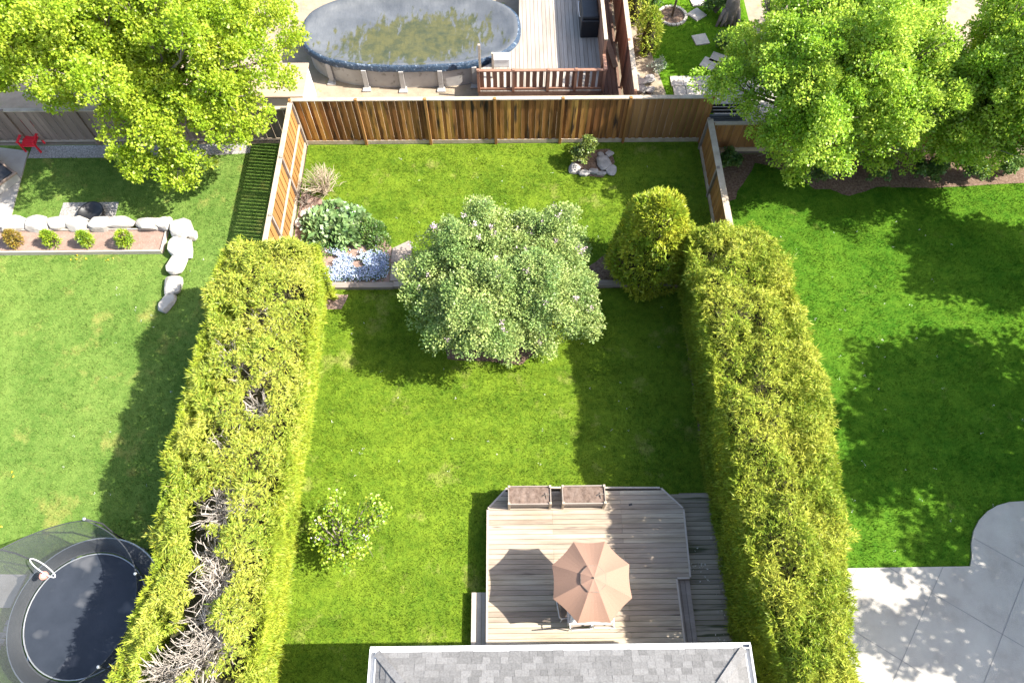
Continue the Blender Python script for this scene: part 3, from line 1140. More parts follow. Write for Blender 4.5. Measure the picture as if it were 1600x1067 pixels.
t = thing('patio_table', 'glass topped white framed table under the umbrella', 'table', (1.86, 2.3, .5))
tx0, tx1, ty0, ty1, tz = 1.34, 2.36, 1.80, 2.92, 1.21
mb = MB()
mb.prism([(tx0 + .03, ty0 + .03), (tx1 - .03, ty0 + .03), (tx1 - .03, ty1 - .03), (tx0 + .03, ty1 - .03)], tz - .008, tz)
obj('glass_top', mb, M['glass'], t)
mb = MB()
for a, b in (((tx0, ty0), (tx1, ty0)), ((tx1, ty0), (tx1, ty1)), ((tx1, ty1), (tx0, ty1)), ((tx0, ty1), (tx0, ty0))):
    a, b = Vector((*a, tz - .01)), Vector((*b, tz - .01))
    d = (b - a).normalized() * .02
    mb.bar(a + d, b - d, .04, .035)
obj('frame', mb, M['white_metal'], t, bevel=.004)
for x in (tx0 + .04, tx1 - .04):
    for y in (ty0 + .04, ty1 - .04):
        mb = MB()
        mb.tube([(x, y, .5), (x, y, tz - .03)], .018, 8)
        obj('leg', mb, M['white_metal'], t)


def chair(label, loc, rz):
    t = thing('patio_chair', label, 'chair', (0, 0, 0), 'chairs at the glass table')
    OFF[t.name] = Vector((0, 0, 0))
    mb = MB()
    mb.box((0, 0, .43), (.46, .44, .02))
    obj('seat', mb, M['timber'], t, bevel=.005)
    mb = MB()
    for z in (.52, .6, .68, .76, .84):
        mb.box((0, -.23 - (z - .43) * .18, z), (.42, .012, .05))
    obj('backrest', mb, M['timber'], t)
    mb = MB()
    for sx in (-1, 1):
        mb.tube([(sx * .24, -.22, .43), (sx * .24, -.315, .9)], .013, 6)
    mb.tube([(-.24, -.315, .9), (.24, -.315, .9)], .013, 6)
    obj('back_frame', mb, M['white_metal'], t)
    for sx in (-1, 1):
        for sy in (-1, 1):
            mb = MB()
            mb.tube([(sx * .23, sy * .21, .43), (sx * .25, sy * .24, 0)], .013, 6)
            obj('leg', mb, M['white_metal'], t)
        mb = MB()
        mb.tube([(sx * .25, -.26, .64), (sx * .26, .2, .64), (sx * .24, .22, .43)], .013, 6)
        obj('armrest', mb, M['white_metal'], t)
    t.location = loc
    t.rotation_euler = (0, 0, rz)
    return t


ch = chair('white framed slatted chair on the house side of the umbrella, its back rail showing', (1.62, 1.97, .5), R(3))
dup(ch, (2.17, 2.0, .5), R(-2), 'white framed slatted chair under the lower right rim of the umbrella')
dup(ch, (1.40, 2.2, .5), R(-82), 'white framed slatted chair at the left side of the table, mostly beneath the umbrella')

# ------------------------------------------------------------------ house roof below the camera
t = thing('house', 'single storey house wing with grey shingled hip roof and white gutter', 'house', (1.02, -3, 0))
X0, X1, YE, ZE, SL = -2.80, 4.84, 1.12, 3.0, .42
mb = MB()
mb.prism([(X0 + .45, -9), (X1 - .45, -9), (X1 - .45, YE - .45), (X0 + .45, YE - .45)], 0, ZE - .1)
obj('wall', mb, M['siding'], t)
mb = MB()
half = (X1 - X0) / 2
xm, yr = (X0 + X1) / 2, YE - half
zr = ZE + half * SL
zo = -.03
mb.face([(X0, YE, ZE + zo), (X0, -9, ZE + zo), (xm, -9, zr + zo), (xm, yr, zr + zo)])
mb.face([(X1, YE, ZE + zo), (X0, YE, ZE + zo), (xm, yr, zr + zo)])
mb.face([(X1, -9, ZE + zo), (X1, YE, ZE + zo), (xm, yr, zr + zo), (xm, -9, zr + zo)])
mb.face([(X0, YE, ZE - .09), (X1, YE, ZE - .09), (X1, -9, ZE - .09), (X0, -9, ZE - .09)])
rf = obj('roof', mb, M['shingle'], t)
def shingle_face(mb, A, u, v, L, run, hipL, hipR, vmax):
    """A eave corner, u along the eave, v up the slope in plan"""
    ex = .135
    cs = math.cos(math.atan(SL))
    k = 0
    while k * ex * cs < min(run, vmax):
        s0 = k * ex * cs
        lo, hi = (s0 + .02 if hipL else 0), (L - s0 - .02 if hipR else L)
        x = lo - rnd.uniform(0, .3)
        while x < hi:
            wd = rnd.choice((.15, .17, .2, .22, .25, .3))
            a, b = max(lo, x), min(hi, x + wd - .004)
            x += wd
            if b - a < .03:
                continue
            th = rnd.choice((.006, .010, .016))
            s1 = s0 + ex * cs * 1.12
            P = lambda p, s, z: (A[0] + u[0] * p + v[0] * s, A[1] + u[1] * p + v[1] * s, ZE + s * SL + z)
            q = [P(a, s0, .004), P(b, s0, .004), P(b, s1, -.004), P(a, s1, -.004)]
            tp = [P(a, s0, .004 + th), P(b, s0, .004 + th), P(b, s1, .002), P(a, s1, .002)]
            mb.add(q + tp, [(3, 2, 1, 0), (4, 5, 6, 7), (0, 1, 5, 4), (1, 2, 6, 5), (3, 0, 4, 7)])
        k += 1
mb = MB()
shingle_face(mb, (X0, YE), (1, 0), (0, -1), X1 - X0, half, True, True, 2.6)
shingle_face(mb, (X0, -4), (0, 1), (1, 0), YE + 4, half, False, True, 2.6)
shingle_face(mb, (X1, YE), (0, -1), (-1, 0), YE + 4, half, True, False, 2.6)
obj('shingles', mb, M['shingle'], rf)
for sx, xx in ((1, X0), (-1, X1)):      # hip caps
    mb = MB()
    for k in range(22):
        s = .02 + k * .15
        a, b = Vector((xx + sx * s, YE - s, ZE + s * SL + .018)), Vector((xx + sx * (s + .17), YE - s - .17, ZE + (s + .17) * SL + .012))
        mb.bar(a, b, .15, .012)
    obj('hip_cap', mb, M['shingle'], rf)
mb = MB()
mb.bar((X0 - .13, YE + .075, ZE - .05), (X1 + .13, YE + .075, ZE - .05), .012, .11)
mb.bar((X0 - .13, YE + .0, ZE - .045), (X1 + .13, YE + .0, ZE - .045), .02, .13)
mb.bar((X0 - .12, YE + .04, ZE - .10), (X1 + .12, YE + .04, ZE - .10), .07, .01)
mb.bar((X0 - .13, YE + .085, ZE + .005), (X1 + .13, YE + .085, ZE + .005), .035, .012)
for xx, s in ((X0, -1), (X1, 1)):
    mb.bar((xx + s * .12, YE + .07, ZE - .05), (xx + s * .12, -9, ZE - .05), .012, .11)
    mb.bar((xx + s * .0, YE - .02, ZE - .045), (xx + s * .0, -9, ZE - .045), .02, .13)
    mb.bar((xx + s * .06, YE + .0, ZE - .10), (xx + s * .06, -9, ZE - .10), .1, .01)
    mb.bar((xx + s * .12, YE + .06, ZE + .006), (xx + s * .12, -9, ZE + .006), .035, .012)
obj('gutter', mb, M['white_metal'], rf)

# ------------------------------------------------------------------ timber edging between the two lawns
mb = MB()
for a, b in ((-5.95, -3.6), (-3.595, -1.2), (-1.195, 1.2), (1.205, 3.3), (3.305, 5.35)):
    mb.bar((a, 11.88 + .01 * rnd.random(), .06), (b, 11.86, .06), .2, .16)
tag(obj('timber_edging', mb, M['timber'], bevel=.01), 'weathered grey timber edging across the lawn between flower bed and golden shrub', 'edging')
NOGRASS.append([(-5.95, 11.74), (5.35, 11.74), (5.35, 12.0), (-5.95, 12.0)])

# ------------------------------------------------------------------ hedges
def interp(tab, y):
    ys = [a for a, b in tab]
    return np.interp(y, ys, [b for a, b in tab])


def hedge(name, label, y0, y1, xl, xr, xlb, xrb, h, dropL, dropR, mat, seed, holes=(), nt=15000, per_side=900, rag=.27, L=.1):
    rs = np.random.RandomState(seed)
    t = thing(name, label, 'hedge', ((xlb + xrb) / 2, (y0 + y1) / 2, 0))
    P, D = [], []
    def keep_holes(q, margin=1.0):
        k = np.ones(len(q), bool)
        for hx, hy, ra, rb, rot in holes:
            c, s = math.cos(rot), math.sin(rot)
            u = (q[:, 0] - hx) * c + (q[:, 1] - hy) * s
            v = -(q[:, 0] - hx) * s + (q[:, 1] - hy) * c
            e = np.sqrt((u / ra) ** 2 + (v / rb) ** 2) + .3 * vnoise(q, 2.6, 9)
            k &= e > margin
        return k
    # top
    n = nt
    y = rs.uniform(y0, y1, n)
    u = rs.uniform(-1, 1, n)
    a, b = interp(xl, y), interp(xr, y)
    q = np.stack([(a + b) / 2 + u * (b - a) / 2, y, np.zeros(n)], 1)
    lump = .18 * vnoise(q, 1.15, seed) + .24 * vnoise(q, 2.6, seed + 1) + .13 * vnoise(q, 6, seed + 2)
    dr = np.where(u < 0, dropL, dropR) * np.abs(u) ** 5
    endd = np.clip((y - (y1 - .7)) / .7, 0, 1) ** 3 * .8
    q[:, 0] += rag * (vnoise(q, 1.3, seed + 4) + .7 * vnoise(q, 3.5, seed + 5)) * np.abs(u) ** 3
    gap = vnoise(q, 2.2, seed + 6) + .6 * vnoise(q, 5, seed + 7)
    q[:, 2] = h + lump - dr - endd - .25 * rs.rand(n) ** 2 - np.clip(gap - .36, 0, 1) * 1.5
    k = keep_holes(q)
    # gradient of the lumps gives sprays that lean off each little crown
    e = .12
    gx = vnoise(q * [1, 1, 0] + [e, 0, 0], 2.6, seed + 1) - vnoise(q * [1, 1, 0] - [e, 0, 0], 2.6, seed + 1)
    gy = vnoise(q * [1, 1, 0] + [0, e, 0], 2.6, seed + 1) - vnoise(q * [1, 1, 0] - [0, e, 0], 2.6, seed + 1)
    d = np.stack([u ** 3 * .7 - gx * .9, -gy * .9 + endd, np.full(n, .45)], 1) + rs.normal(size=(n, 3)) * .75
    P.append(q[k]); D.append(d[k])
    ntop = int(k.sum())
    # sides
    for side, tab, xb, drop in ((-1, xl, xlb, dropL), (1, xr, xrb, dropR)):
        hh = h - drop * .8
        n = int((y1 - y0) * hh * per_side)
        y = rs.uniform(y0, y1, n)
        f = rs.rand(n)
        x = xb + (interp(tab, y) - xb) * f ** .8
        q = np.stack([x, y, f * hh], 1)
        q[:, 0] += side * (.10 * vnoise(q, 1.6, seed + 8) + .07 * vnoise(q, 4.5, seed + 9) - .22 * rs.rand(n) ** 2)
        d = np.stack([np.full(n, side * .75), np.zeros(n), np.full(n, .25)], 1) + rs.normal(size=(n, 3)) * .45
        P.append(q); D.append(d)
    # far end
    n = int(abs(interp(xr, y1) - interp(xl, y1)) * h * per_side)
    x = rs.uniform(0, 1, n)
    z = rs.uniform(0, 1, n)
    q = np.stack([interp(xl, y1) + x * (interp(xr, y1) - interp(xl, y1)), np.full(n, y1), z * (h - .7)], 1)
    q[:, 1] += .2 * vnoise(q, 1.5, seed + 3) - .15 * rs.rand(n)
    d = np.stack([(x - .5) * .6, np.full(n, .75), np.full(n, .25)], 1) + rs.normal(size=(n, 3)) * .45
    P.append(q); D.append(d)
    P, D = np.concatenate(P), np.concatenate(D)
    Ls = L * np.where(rs.rand(len(P)) < .05, 2.1, 1.0)                   # a few long new shoots
    mi = np.tile((np.arange(len(P)) >= ntop).astype(np.int32), 4)      # clipped sides are greener than the gold tips on top
    npobj('foliage', cedar_sprays(P, D, rs, Ls, .019, 4, .75), 4, [M[mat], M['cedar_side']], t, mi)
    # solid core in the woody inside, painted dark as the shade between sprays
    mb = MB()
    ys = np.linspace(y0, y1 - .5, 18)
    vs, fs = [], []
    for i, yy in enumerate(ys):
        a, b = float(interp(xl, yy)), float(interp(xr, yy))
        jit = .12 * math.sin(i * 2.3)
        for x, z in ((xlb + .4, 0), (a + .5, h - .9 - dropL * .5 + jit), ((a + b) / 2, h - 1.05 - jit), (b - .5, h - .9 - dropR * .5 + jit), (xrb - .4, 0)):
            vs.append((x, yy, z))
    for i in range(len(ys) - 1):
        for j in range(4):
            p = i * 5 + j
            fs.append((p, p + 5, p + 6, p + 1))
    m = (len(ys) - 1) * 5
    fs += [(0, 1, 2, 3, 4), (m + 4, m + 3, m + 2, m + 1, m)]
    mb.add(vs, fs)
    obj('dark_core', mb, M['core'], t)
    # bare grey branches in the dead gaps
    mb = MB()
    for hx, hy, ra, rb, rot in holes:
        nb = int(62 * ra * rb / .25) + 10
        c, s = math.cos(rot), math.sin(rot)
        roots = [(rs.uniform(-.45, .45) * ra, rs.uniform(-.6, .6) * rb) for _ in range(max(2, int(nb / 14)))]
        for i in range(nb):
            ru, rv = roots[i % len(roots)]
            a2, rr = rs.uniform(0, 2 * math.pi), rs.uniform(.35, 1.25)
            eu, ev = ru + math.cos(a2) * .55 * rr, rv + math.sin(a2) * .55 * rr
            w0 = Vector((hx + ru * c - rv * s, hy + ru * s + rv * c, h - 1.1))
            w3 = Vector((hx + eu * c - ev * s, hy + eu * s + ev * c, h - rs.uniform(.1, .75)))
            w1 = w0.lerp(w3, .35) + Vector((rs.normal() * .05, rs.normal() * .05, .22))
            w2 = w0.lerp(w3, .7) + Vector((rs.normal() * .06, rs.normal() * .06, .16))
            r0 = rs.uniform(.009, .021)
            mb.tube([w0, w1, w2, w3], [r0, r0 * .85, r0 * .65, r0 * .3], 4)
            for _ in range(1 + (i % 3 == 0)):
                e2 = w2 + Vector((rs.normal() * .16, rs.normal() * .16, rs.uniform(-.02, .14)))
                mb.tube([w1.lerp(w2, rs.rand()), (w2 + e2) / 2, e2], [r0 * .55, r0 * .4, r0 * .2], 3)
    if holes:
        obj('bare_branches', mb, M['grey_twig'], t)
    return t


def hole(px_, py_, a, b, rot=0, z=3.0):
    p = at(px_, py_, z)
    return (p.x, p.y, a, b, R(rot))


hedge('cedar_hedge', 'tall yellow green cedar hedge with bare grey branches in gaps, beside the trampoline', -2.6, 11.55,
      [(-3, -8.15), (1, -8.0), (3, -7.75), (5.4, -7.95), (7.5, -7.75), (9.3, -7.75), (11, -7.7), (11.6, -7.3)],
      [(-3, -5.35), (4, -5.3), (8, -5.12), (10, -5.1), (11.6, -5.35)], -7.6, -5.72, 3.42, .3, .75, 'hedge_l', 3,
      [hole(342, 798, .46, .55, -25), hole(330, 858, .3, .3, 0), hole(336, 908, .5, .52, -20), hole(318, 962, .34, .3, 0), hole(312, 1012, .7, .52, 10), hole(262, 1050, .5, .42, 0),
       hole(402, 632, .32, .3, 20), hole(366, 562, .3, .22, 40), hole(412, 500, .24, .18), hole(352, 700, .24, .18, 30), hole(392, 590, .2, .16), hole(330, 1085, .5, .3)], nt=36000)
hedge('cedar_hedge', 'tall golden cedar hedge without gaps between the deck and the right neighbour lawn', -2.6, 11.95,
      [(-3, 5.7), (.8, 5.5), (3, 5.3), (5, 5.17), (9, 5.08), (12, 5.0)],
      [(-3, 6.9), (.6, 6.95), (2.2, 7.2), (4.5, 7.5), (6, 7.65), (8.5, 7.55), (10.4, 7.45), (11.2, 7.2), (12, 6.6)], 5.42, 7.2, 3.42, .35, .35, 'hedge_r', 8, nt=36000)

# golden shrub tree near the right hedge
def cedar_bush(name, label, base, r, h, mat, seed, n, cat='shrub', L=.14, group=None, lean=(0, 0)):
    rs = np.random.RandomState(seed)
    t = thing(name, label, cat, base, group)
    f = rs.rand(n) ** .8
    a = rs.uniform(0, 2 * math.pi, n)
    prof = np.interp(f, [0, .1, .35, .7, .88, 1], [.7, .93, 1, .82, .58, .12])
    d = np.stack([np.cos(a), np.sin(a), np.zeros(n)], 1)
    q = d * (prof * r * (1 - .25 * rs.rand(n) ** 2))[:, None]
    q[:, 2] = f * h
    q += np.array(base)
    q += d * ((.22 * vnoise(q, 1.6 / max(.5, r), seed) + .15 * vnoise(q, 4.5 / max(.5, r), seed + 1)) * min(1, r) * 1.2)[:, None]
    q[:, 0] += lean[0] * f
    q[:, 1] += lean[1] * f
    D = d * .6 + np.stack([np.zeros(n), np.zeros(n), .25 + f * .5], 1) + rs.normal(size=(n, 3)) * .5
    npobj('foliage', cedar_sprays(q, D, rs, L, L * .24, 3), 4, M[mat], t)
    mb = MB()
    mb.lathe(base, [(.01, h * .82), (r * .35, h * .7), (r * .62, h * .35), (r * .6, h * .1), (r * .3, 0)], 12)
    obj('dark_core', mb, M['core'], t)  # closed shell, coloured dark to stand for shade behind the sprays
    return t


cedar_bush('golden_cedar', 'golden rounded conifer standing between the lilac and the right hedge', (4.27, 12.15, 0), 1.07, 3.85, 'gold_cedar', 5, 8500, 'tree', .15)

# ------------------------------------------------------------------ lilac in the middle of the yard
rs = np.random.RandomState(21)
t = thing('lilac_bush', 'large rounded grey green lilac dotted with pale blossom in the middle of the lawn', 'tree', (-.45, 9.9, 0))
lob = lobes_of((-.12, 10.75, 1.75), (2.55, 1.95, 1.35), 62, (.45, .72), rs, -.45, inner=.6)
for px_, py_, z, r in ((745, 335, 3.0, .48), (700, 372, 2.9, .5), (872, 352, 2.7, .55), (830, 350, 2.8, .42), (660, 420, 2.2, .55), (905, 460, 2.0, .55), (915, 500, 1.6, .55), (680, 500, 1.4, .5), (790, 525, 1.2, .5),
                      (850, 525, 1.2, .5), (725, 505, 1.2, .45), (880, 400, 2.4, .55), (650, 460, 1.9, .4)):
    p = at(px_, py_, z)
    lob.append((np.array(p), r))
mb = MB()
for k in range(7):
    a = k * .9
    b0 = Vector((-.3 + .3 * math.cos(a), 10.2 + .3 * math.sin(a), 0))
    for p, r in [lob[j] for j in range(k, len(lob), 7)]:
        p = Vector(p)
        mb.tube([b0, b0.lerp(p, .4) + Vector((0, 0, .35)), p], [.05, .035, .012], 5)
obj('stems', mb, M['bark'], t, True)
npobj('crown', lobe_leaves(lob, 700, .072, .054, rs, thick=.5, tufts=11, tr=.48), 4, M['lilac'], t)
PP, DD = [], []
k = 0
while k < 95:
    p, r = lob[rs.randint(len(lob))]
    d = rs.normal(size=3); d[2] = abs(d[2]) + .5; d /= np.linalg.norm(d)
    c = p + d * r * np.array([1.12, 1.12, .85]) * 1.0
    if rs.rand() < .55 and not (c[1] > 11.2 or vnoise(c[None], .9, 3)[0] > .1):
        continue
    k += 1
    m = 26
    PP.append(c + rs.normal(size=(m, 3)) * np.array([.035, .035, .05])); DD.append(rs.normal(size=(m, 3)) + [0, 0, .6])
PP, DD = np.concatenate(PP), np.concatenate(DD)
kind(npobj('blossom', blades(PP, DD, .05, .04, rs=rs), 4, M['lilac_flower'], t), 'stuff')

# ------------------------------------------------------------------ broadleaf trees
tree('maple_tree', 'big bright yellow green leafy tree over the greyed fence of the left neighbour', 'tree', (-11.3, 18.4, 0), (-11.2, 18.0, 2.4), (-11.6, 17.9, 4.4), (4.6, 3.1, 2.6), 165, (.42, .8), 300, .098, .076,
     'maple', 31, .2, -.75, bare=lambda x, y, r: x < 165 and y > 150 or x < 60 and y > 120,
     extra=[(*at(x, y, z), r) for x, y, z, r in ((215, 265, 1.9, .5), (270, 272, 1.9, .45), (240, 235, 2.3, .55), (190, 225, 2.6, .5), (310, 250, 2.2, .42), (370, 210, 2.8, .5), (400, 185, 3, .45), (440, 120, 3.4, .45), (450, 60, 4, .5),
                                                (380, 150, 3.6, .6), (330, 200, 3, .5), (160, 190, 3, .5), (40, 130, 3.8, .6), (290, 285, 1.7, .3), (420, 30, 4.6, .6))])
tree('leafy_tree', 'big spreading bright green tree over the low brown fence and mulch bed on the right', 'tree', (10.3, 17.7, 0), (10.2, 17.3, 1.9), (10.15, 17.2, 3.9), (3.3, 3.0, 2.35), 130, (.42, .8), 300, .095, .072,
     'willow', 33, .2, -.7,
     extra=[(*at(x, y, z), r) for x, y, z, r in ((1240, 275, 1.4, .4), (1215, 235, 2, .5), (1260, 245, 1.9, .5), (1310, 215, 2.4, .6), (1180, 170, 3, .55), (1155, 120, 3.4, .5), (1160, 60, 4, .55), (1200, 200, 2.6, .5),
                                                (1360, 240, 1.8, .5), (1410, 240, 1.6, .5), (1400, 190, 2.4, .6), (1300, 255, 1.5, .4))])
tree('leafy_tree', 'bright green tree in the far right corner, its crown touching the spreading tree', 'tree', (15.3, 17.9, 0), (15.2, 17.5, 2.0), (15.3, 16.3, 4.0), (2.6, 2.5, 2.4), 115, (.42, .75), 290, .095, .072,
     'willow', 35, .17, -.8,
     extra=[(*at(x, y, z), r) for x, y, z, r in ((1500, 240, 1.4, .5), (1560, 230, 1.6, .5), (1540, 180, 2.4, .6), (1590, 180, 2.4, .6), (1470, 230, 1.4, .45))])
tree('leafy_tree', 'bright green treetop at the upper edge behind the two leafy trees on the right', 'tree', (13.4, 22.5, 0), (13.4, 22.3, 2.2), (13.2, 22.0, 4.2), (3.0, 2.3, 2.3), 65, (.45, .8), 95, .15, .11,
     'willow', 36, .17, -.8)
# tall trees east of the right lawn, whose shade falls across it
tree('leafy_tree', 'tall tree beyond the right edge of the lush lawn, shading its middle', 'tree', (20.6, 5.6, 0), (20.3, 5.8, 3.2), (19.3, 6.2, 6.2), (3.9, 3.4, 2.6), 82, (.5, .9), 50, .2, .15, 'willow', 41, .24, -.9)
tree('leafy_tree', 'tree beyond the right edge of the lush lawn, shading its far corner', 'tree', (21.2, 12.3, 0), (21.0, 12.2, 2.6), (20.6, 12.0, 5.2), (2.6, 1.7, 1.9), 50, (.5, .8), 62, .2, .15, 'willow', 42, .2, -.9)
tree('leafy_tree', 'thin crowned tree beside the patio beyond the right edge', 'tree', (19.6, 1.3, 0), (19.4, 1.4, 3.0), (18.3, 1.5, 6.0), (3.7, 2.4, 1.9), 58, (.4, .75), 44, .2, .15, 'willow', 43, .2, -.9)


def leaf_bush(name, label, c, r, n, L, W, mat, seed, cat='shrub', stems=True, group=None, nl=14, per=None):
    rs = np.random.RandomState(seed)
    base = (c[0], c[1], 0)
    t = thing(name, label, cat, base, group)
    lo = lobes_of(c, np.array(r) * .75, nl, (.28 * min(r), .45 * min(r)), rs, -.4)
    area = sum(4 * math.pi * x[1] ** 2 for x in lo)
    npobj('foliage', lobe_leaves(lo, n / area, L, W, rs), 4, M[mat], t)
    if stems:
        mb = MB()
        for p, rr in lo:
            mb.tube([base, Vector(base).lerp(Vector(p), .5) + Vector((0, 0, .05)), p], [.02, .014, .006], 4)
        obj('stems', mb, M['bark'], t)
    return t


# undergrowth below the right trees
for i, (px_, py_, z, r, lab) in enumerate(((1300, 262, .6, (.85, .6, .7), 'dark undergrowth shrub deep under the spreading tree, nearest the fence end'),
                                           (1370, 262, .6, (.8, .55, .65), 'low shrub under the right side of the spreading tree'),
                                           (1455, 262, .5, (.7, .4, .5), 'pale green shrub between the two right trees, by the bare soil patch'),
                                           (1520, 262, .5, (.7, .4, .5), 'light leafy shrub below the corner tree, above the soil edge'),
                                           (1580, 258, .5, (.6, .4, .5), 'light leafy shrub at the right end of the mulch bed'),
                                           (1140, 250, .3, (.35, .4, .35), 'small weedy shrub behind the low right fence'))):
    p = at(px_, py_, z)
    leaf_bush('leafy_shrub', lab, (p.x, p.y, z), r, 2200, .1, .07, 'green_leaf', 50 + i)

# apple sapling in flower on the near lawn
rs = np.random.RandomState(61)
t = thing('apple_tree', 'small open apple tree with white blossom on the near lawn beside the left hedge', 'tree', (-4.45, 3.85, 0))
mb = MB()
fork = Vector((-4.22, 3.72, .75))
mb.tube([(-4.45, 3.85, -.05), (-4.4, 3.82, .3), fork], [.05, .042, .036], 7)
P, D, PB, DB = [], [], [], []
for px_, py_, z in ((525, 775, 1.5), (512, 790, 1.4), (535, 800, 1.3), (498, 812, 1.2), (497, 835, 1.0), (510, 850, 1.0), (530, 862, .95), (545, 850, 1.1), (560, 860, 1.1), (545, 880, .9), (570, 840, 1.2), (585, 812, 1.4),
                    (600, 800, 1.5), (588, 790, 1.6), (582, 785, 1.6), (560, 815, 1.3), (575, 825, 1.2), (515, 868, .9), (540, 825, 1.1), (520, 805, 1.25)):
    e = at(px_, py_, z)
    m1 = fork.lerp(e, .45) + Vector((rs.normal() * .05, rs.normal() * .05, .08))
    m2 = fork.lerp(e, .75) + Vector((rs.normal() * .05, rs.normal() * .05, .07))
    mb.tube([fork, m1, m2, e], [.024, .017, .012, .005], 5)
    for k in range(3):
        b = m2 + Vector(rs.normal(size=3)) * .16
        mb.tube([m1.lerp(m2, rs.rand()), b], [.008, .004], 4)
    n = 85
    q = np.array(e) + rs.normal(size=(n, 3)) * .115
    P.append(q); D.append(rs.normal(size=(n, 3)) + [0, 0, .3])
    n = 12
    P.append(np.array(m2) + rs.normal(size=(n, 3)) * .1); D.append(rs.normal(size=(n, 3)))
    n = rs.choice([0, 0, 8, 16])
    if n:
        q = np.array(e) + rs.normal(size=3) * .06 + rs.normal(size=(n, 3)) * .05
        PB.append(q); DB.append(rs.normal(size=(n, 3)) + [0, 0, .8])
obj('trunk', mb, M['bark'], t, True)
P, D = np.concatenate(P), np.concatenate(D)
npobj('crown', blades(P, D, .085, .06, rs=rs), 4, M['young_cedar'], t)
kind(npobj('blossom', blades(np.concatenate(PB), np.concatenate(DB), .05, .05, rs=rs), 4, M['white_flower'], t), 'stuff')

# bare twiggy shrub in the left corner of the upper lawn
def bare_shrub(label, base, n, spread, h, mat, seed, r0=.011):
    rs = np.random.RandomState(seed)
    mb = MB()
    b = Vector(base)
    for i in range(n):
        a = rs.uniform(0, 2 * math.pi)
        f = math.sqrt(rs.rand())
        e = b + Vector((math.cos(a) * spread * f, math.sin(a) * spread * f, h * (1 - .45 * f * f) * rs.uniform(.7, 1)))
        m1 = b.lerp(e, .4) + Vector((rs.normal() * .05, rs.normal() * .05, .15))
        m2 = b.lerp(e, .75) + Vector((rs.normal() * .05, rs.normal() * .05, .08))
        mb.tube([b, m1, m2, e], [r0 * 1.2, r0, r0 * .7, r0 * .3], 4)
        for k in range(3):
            s = m1.lerp(e, rs.rand() * .8)
            mb.tube([s, s + Vector((rs.normal() * .14, rs.normal() * .14, rs.uniform(.02, .2)))], [r0 * .5, r0 * .2], 3)
    return tag(obj('bare_shrub', mb, M[mat]), label, 'shrub')


bare_shrub('leafless pale twiggy shrub in the corner of the two fences above the flower bed', (-6.15, 15.55, 0), 75, .75, 1.35, 'tan_twig', 71)
bare_shrub('low dark bare branches against the sunlit left fence above the white rocks', (-6.75, 15.1, 0), 16, .55, .5, 'bark', 72, .014)

# ------------------------------------------------------------------ flower bed
rs = np.random.RandomState(80)
def mound(name, label, cat, cs, n, L, W, mat, seed, flat=.5):
    """low mound of leaves over several humps (x, y, r, h)"""
    rs = np.random.RandomState(seed)
    P, D = [], []
    tot = sum(c[2] ** 2 for c in cs)
    for x, y, r, h in cs:
        m = int(n * r * r / tot)
        a = rs.uniform(0, 2 * math.pi, m)
        f = np.sqrt(rs.rand(m))
        q = np.stack([x + np.cos(a) * f * r, y + np.sin(a) * f * r, h * (1 - f ** 2.2) * rs.uniform(.75, 1, m) + .03], 1)
        P.append(q)
        D.append(np.stack([np.cos(a) * f, np.sin(a) * f, np.full(m, flat)], 1) + rs.normal(size=(m, 3)) * .35)
    o = npobj(name, blades(np.concatenate(P), np.concatenate(D), L * rs.uniform(.6, 1.2, len(np.concatenate(P))), W, rs=rs), 4, M[mat])
    return o


tag(mound('hosta_plant', '', '', [(-6.15, 14.25, .55, .5), (-5.55, 14.0, .6, .55), (-5.1, 14.35, .5, .5), (-5.75, 14.7, .45, .4), (-5.2, 13.75, .45, .45), (-6.2, 13.8, .4, .4)], 1500, .22, .17, 'hosta', 81, .25),
    'broad leaved grey green perennial clump behind the blue flowers', 'plant')
tag(mound('leafy_perennial', '', '', [(-4.45, 13.9, .5, .4), (-4.2, 13.55, .4, .35), (-4.7, 14.2, .35, .3)], 2600, .08, .05, 'green_leaf', 82), 'fine leaved green mound at the right end of the flower bed', 'plant')
tag(mound('leafy_perennial', '', '', [(-6.35, 13.2, .35, .25), (-5.9, 13.25, .25, .2)], 500, .1, .05, 'green_leaf', 83), 'sparse green weeds between the broad leaved clump and the left hedge', 'plant')
BF = [(-6.3, 12.08), (-3.86, 12.08), (-3.88, 13.25), (-4.6, 13.3), (-5.0, 12.95), (-5.5, 13.2), (-6.35, 13.1)]
m = 12500
x, y = rs.uniform(-6.5, -3.8, m), rs.uniform(12, 13.4, m)
k = in_poly(x + .12 * rs.normal(size=m), y + .1 * rs.normal(size=m), wobble(BF, .3, 9)) & (y > 12.0) & (vnoise(np.stack([x, y, x * 0], 1), 2.4, 5) + .5 * vnoise(np.stack([x, y, x * 0], 1), 7, 6) > -.35)
q = np.stack([x[k], y[k], .06 + .12 * rs.rand(k.sum()) + .05 * vnoise(np.stack([x[k], y[k], x[k] * 0], 1), 2, 5)], 1)
D = rs.normal(size=(len(q), 3)) + [0, 0, .9]
flow = blades(q, D, .055, .045, rs=rs)
m2 = len(q) // 2
grn = blades(q[:m2] - [0, 0, .06], rs.normal(size=(m2, 3)) + [0, 0, .5], .1, .04, rs=rs)
o = npobj('blue_flowers', np.concatenate([flow, grn]), 4, [M['blue_flower'], M['green_leaf']], None, np.r_[np.zeros(len(q)), np.ones(m2)])
kind(o, 'stuff')


def rocks(lst, mat, cat='rock', name='rock', group=None, seed0=0):
    for i, (px_, py_, sx, sy, sz, rz, lab) in enumerate(lst):
        p = at(px_, py_, sz * .45)
        mb = MB()
        mb.rock((p.x, p.y, sz * .42), (sx, sy, sz * .55), R(rz), seed0 + i, 3)
        tag(obj(name, mb, M[mat], smooth=False), lab, cat, group)


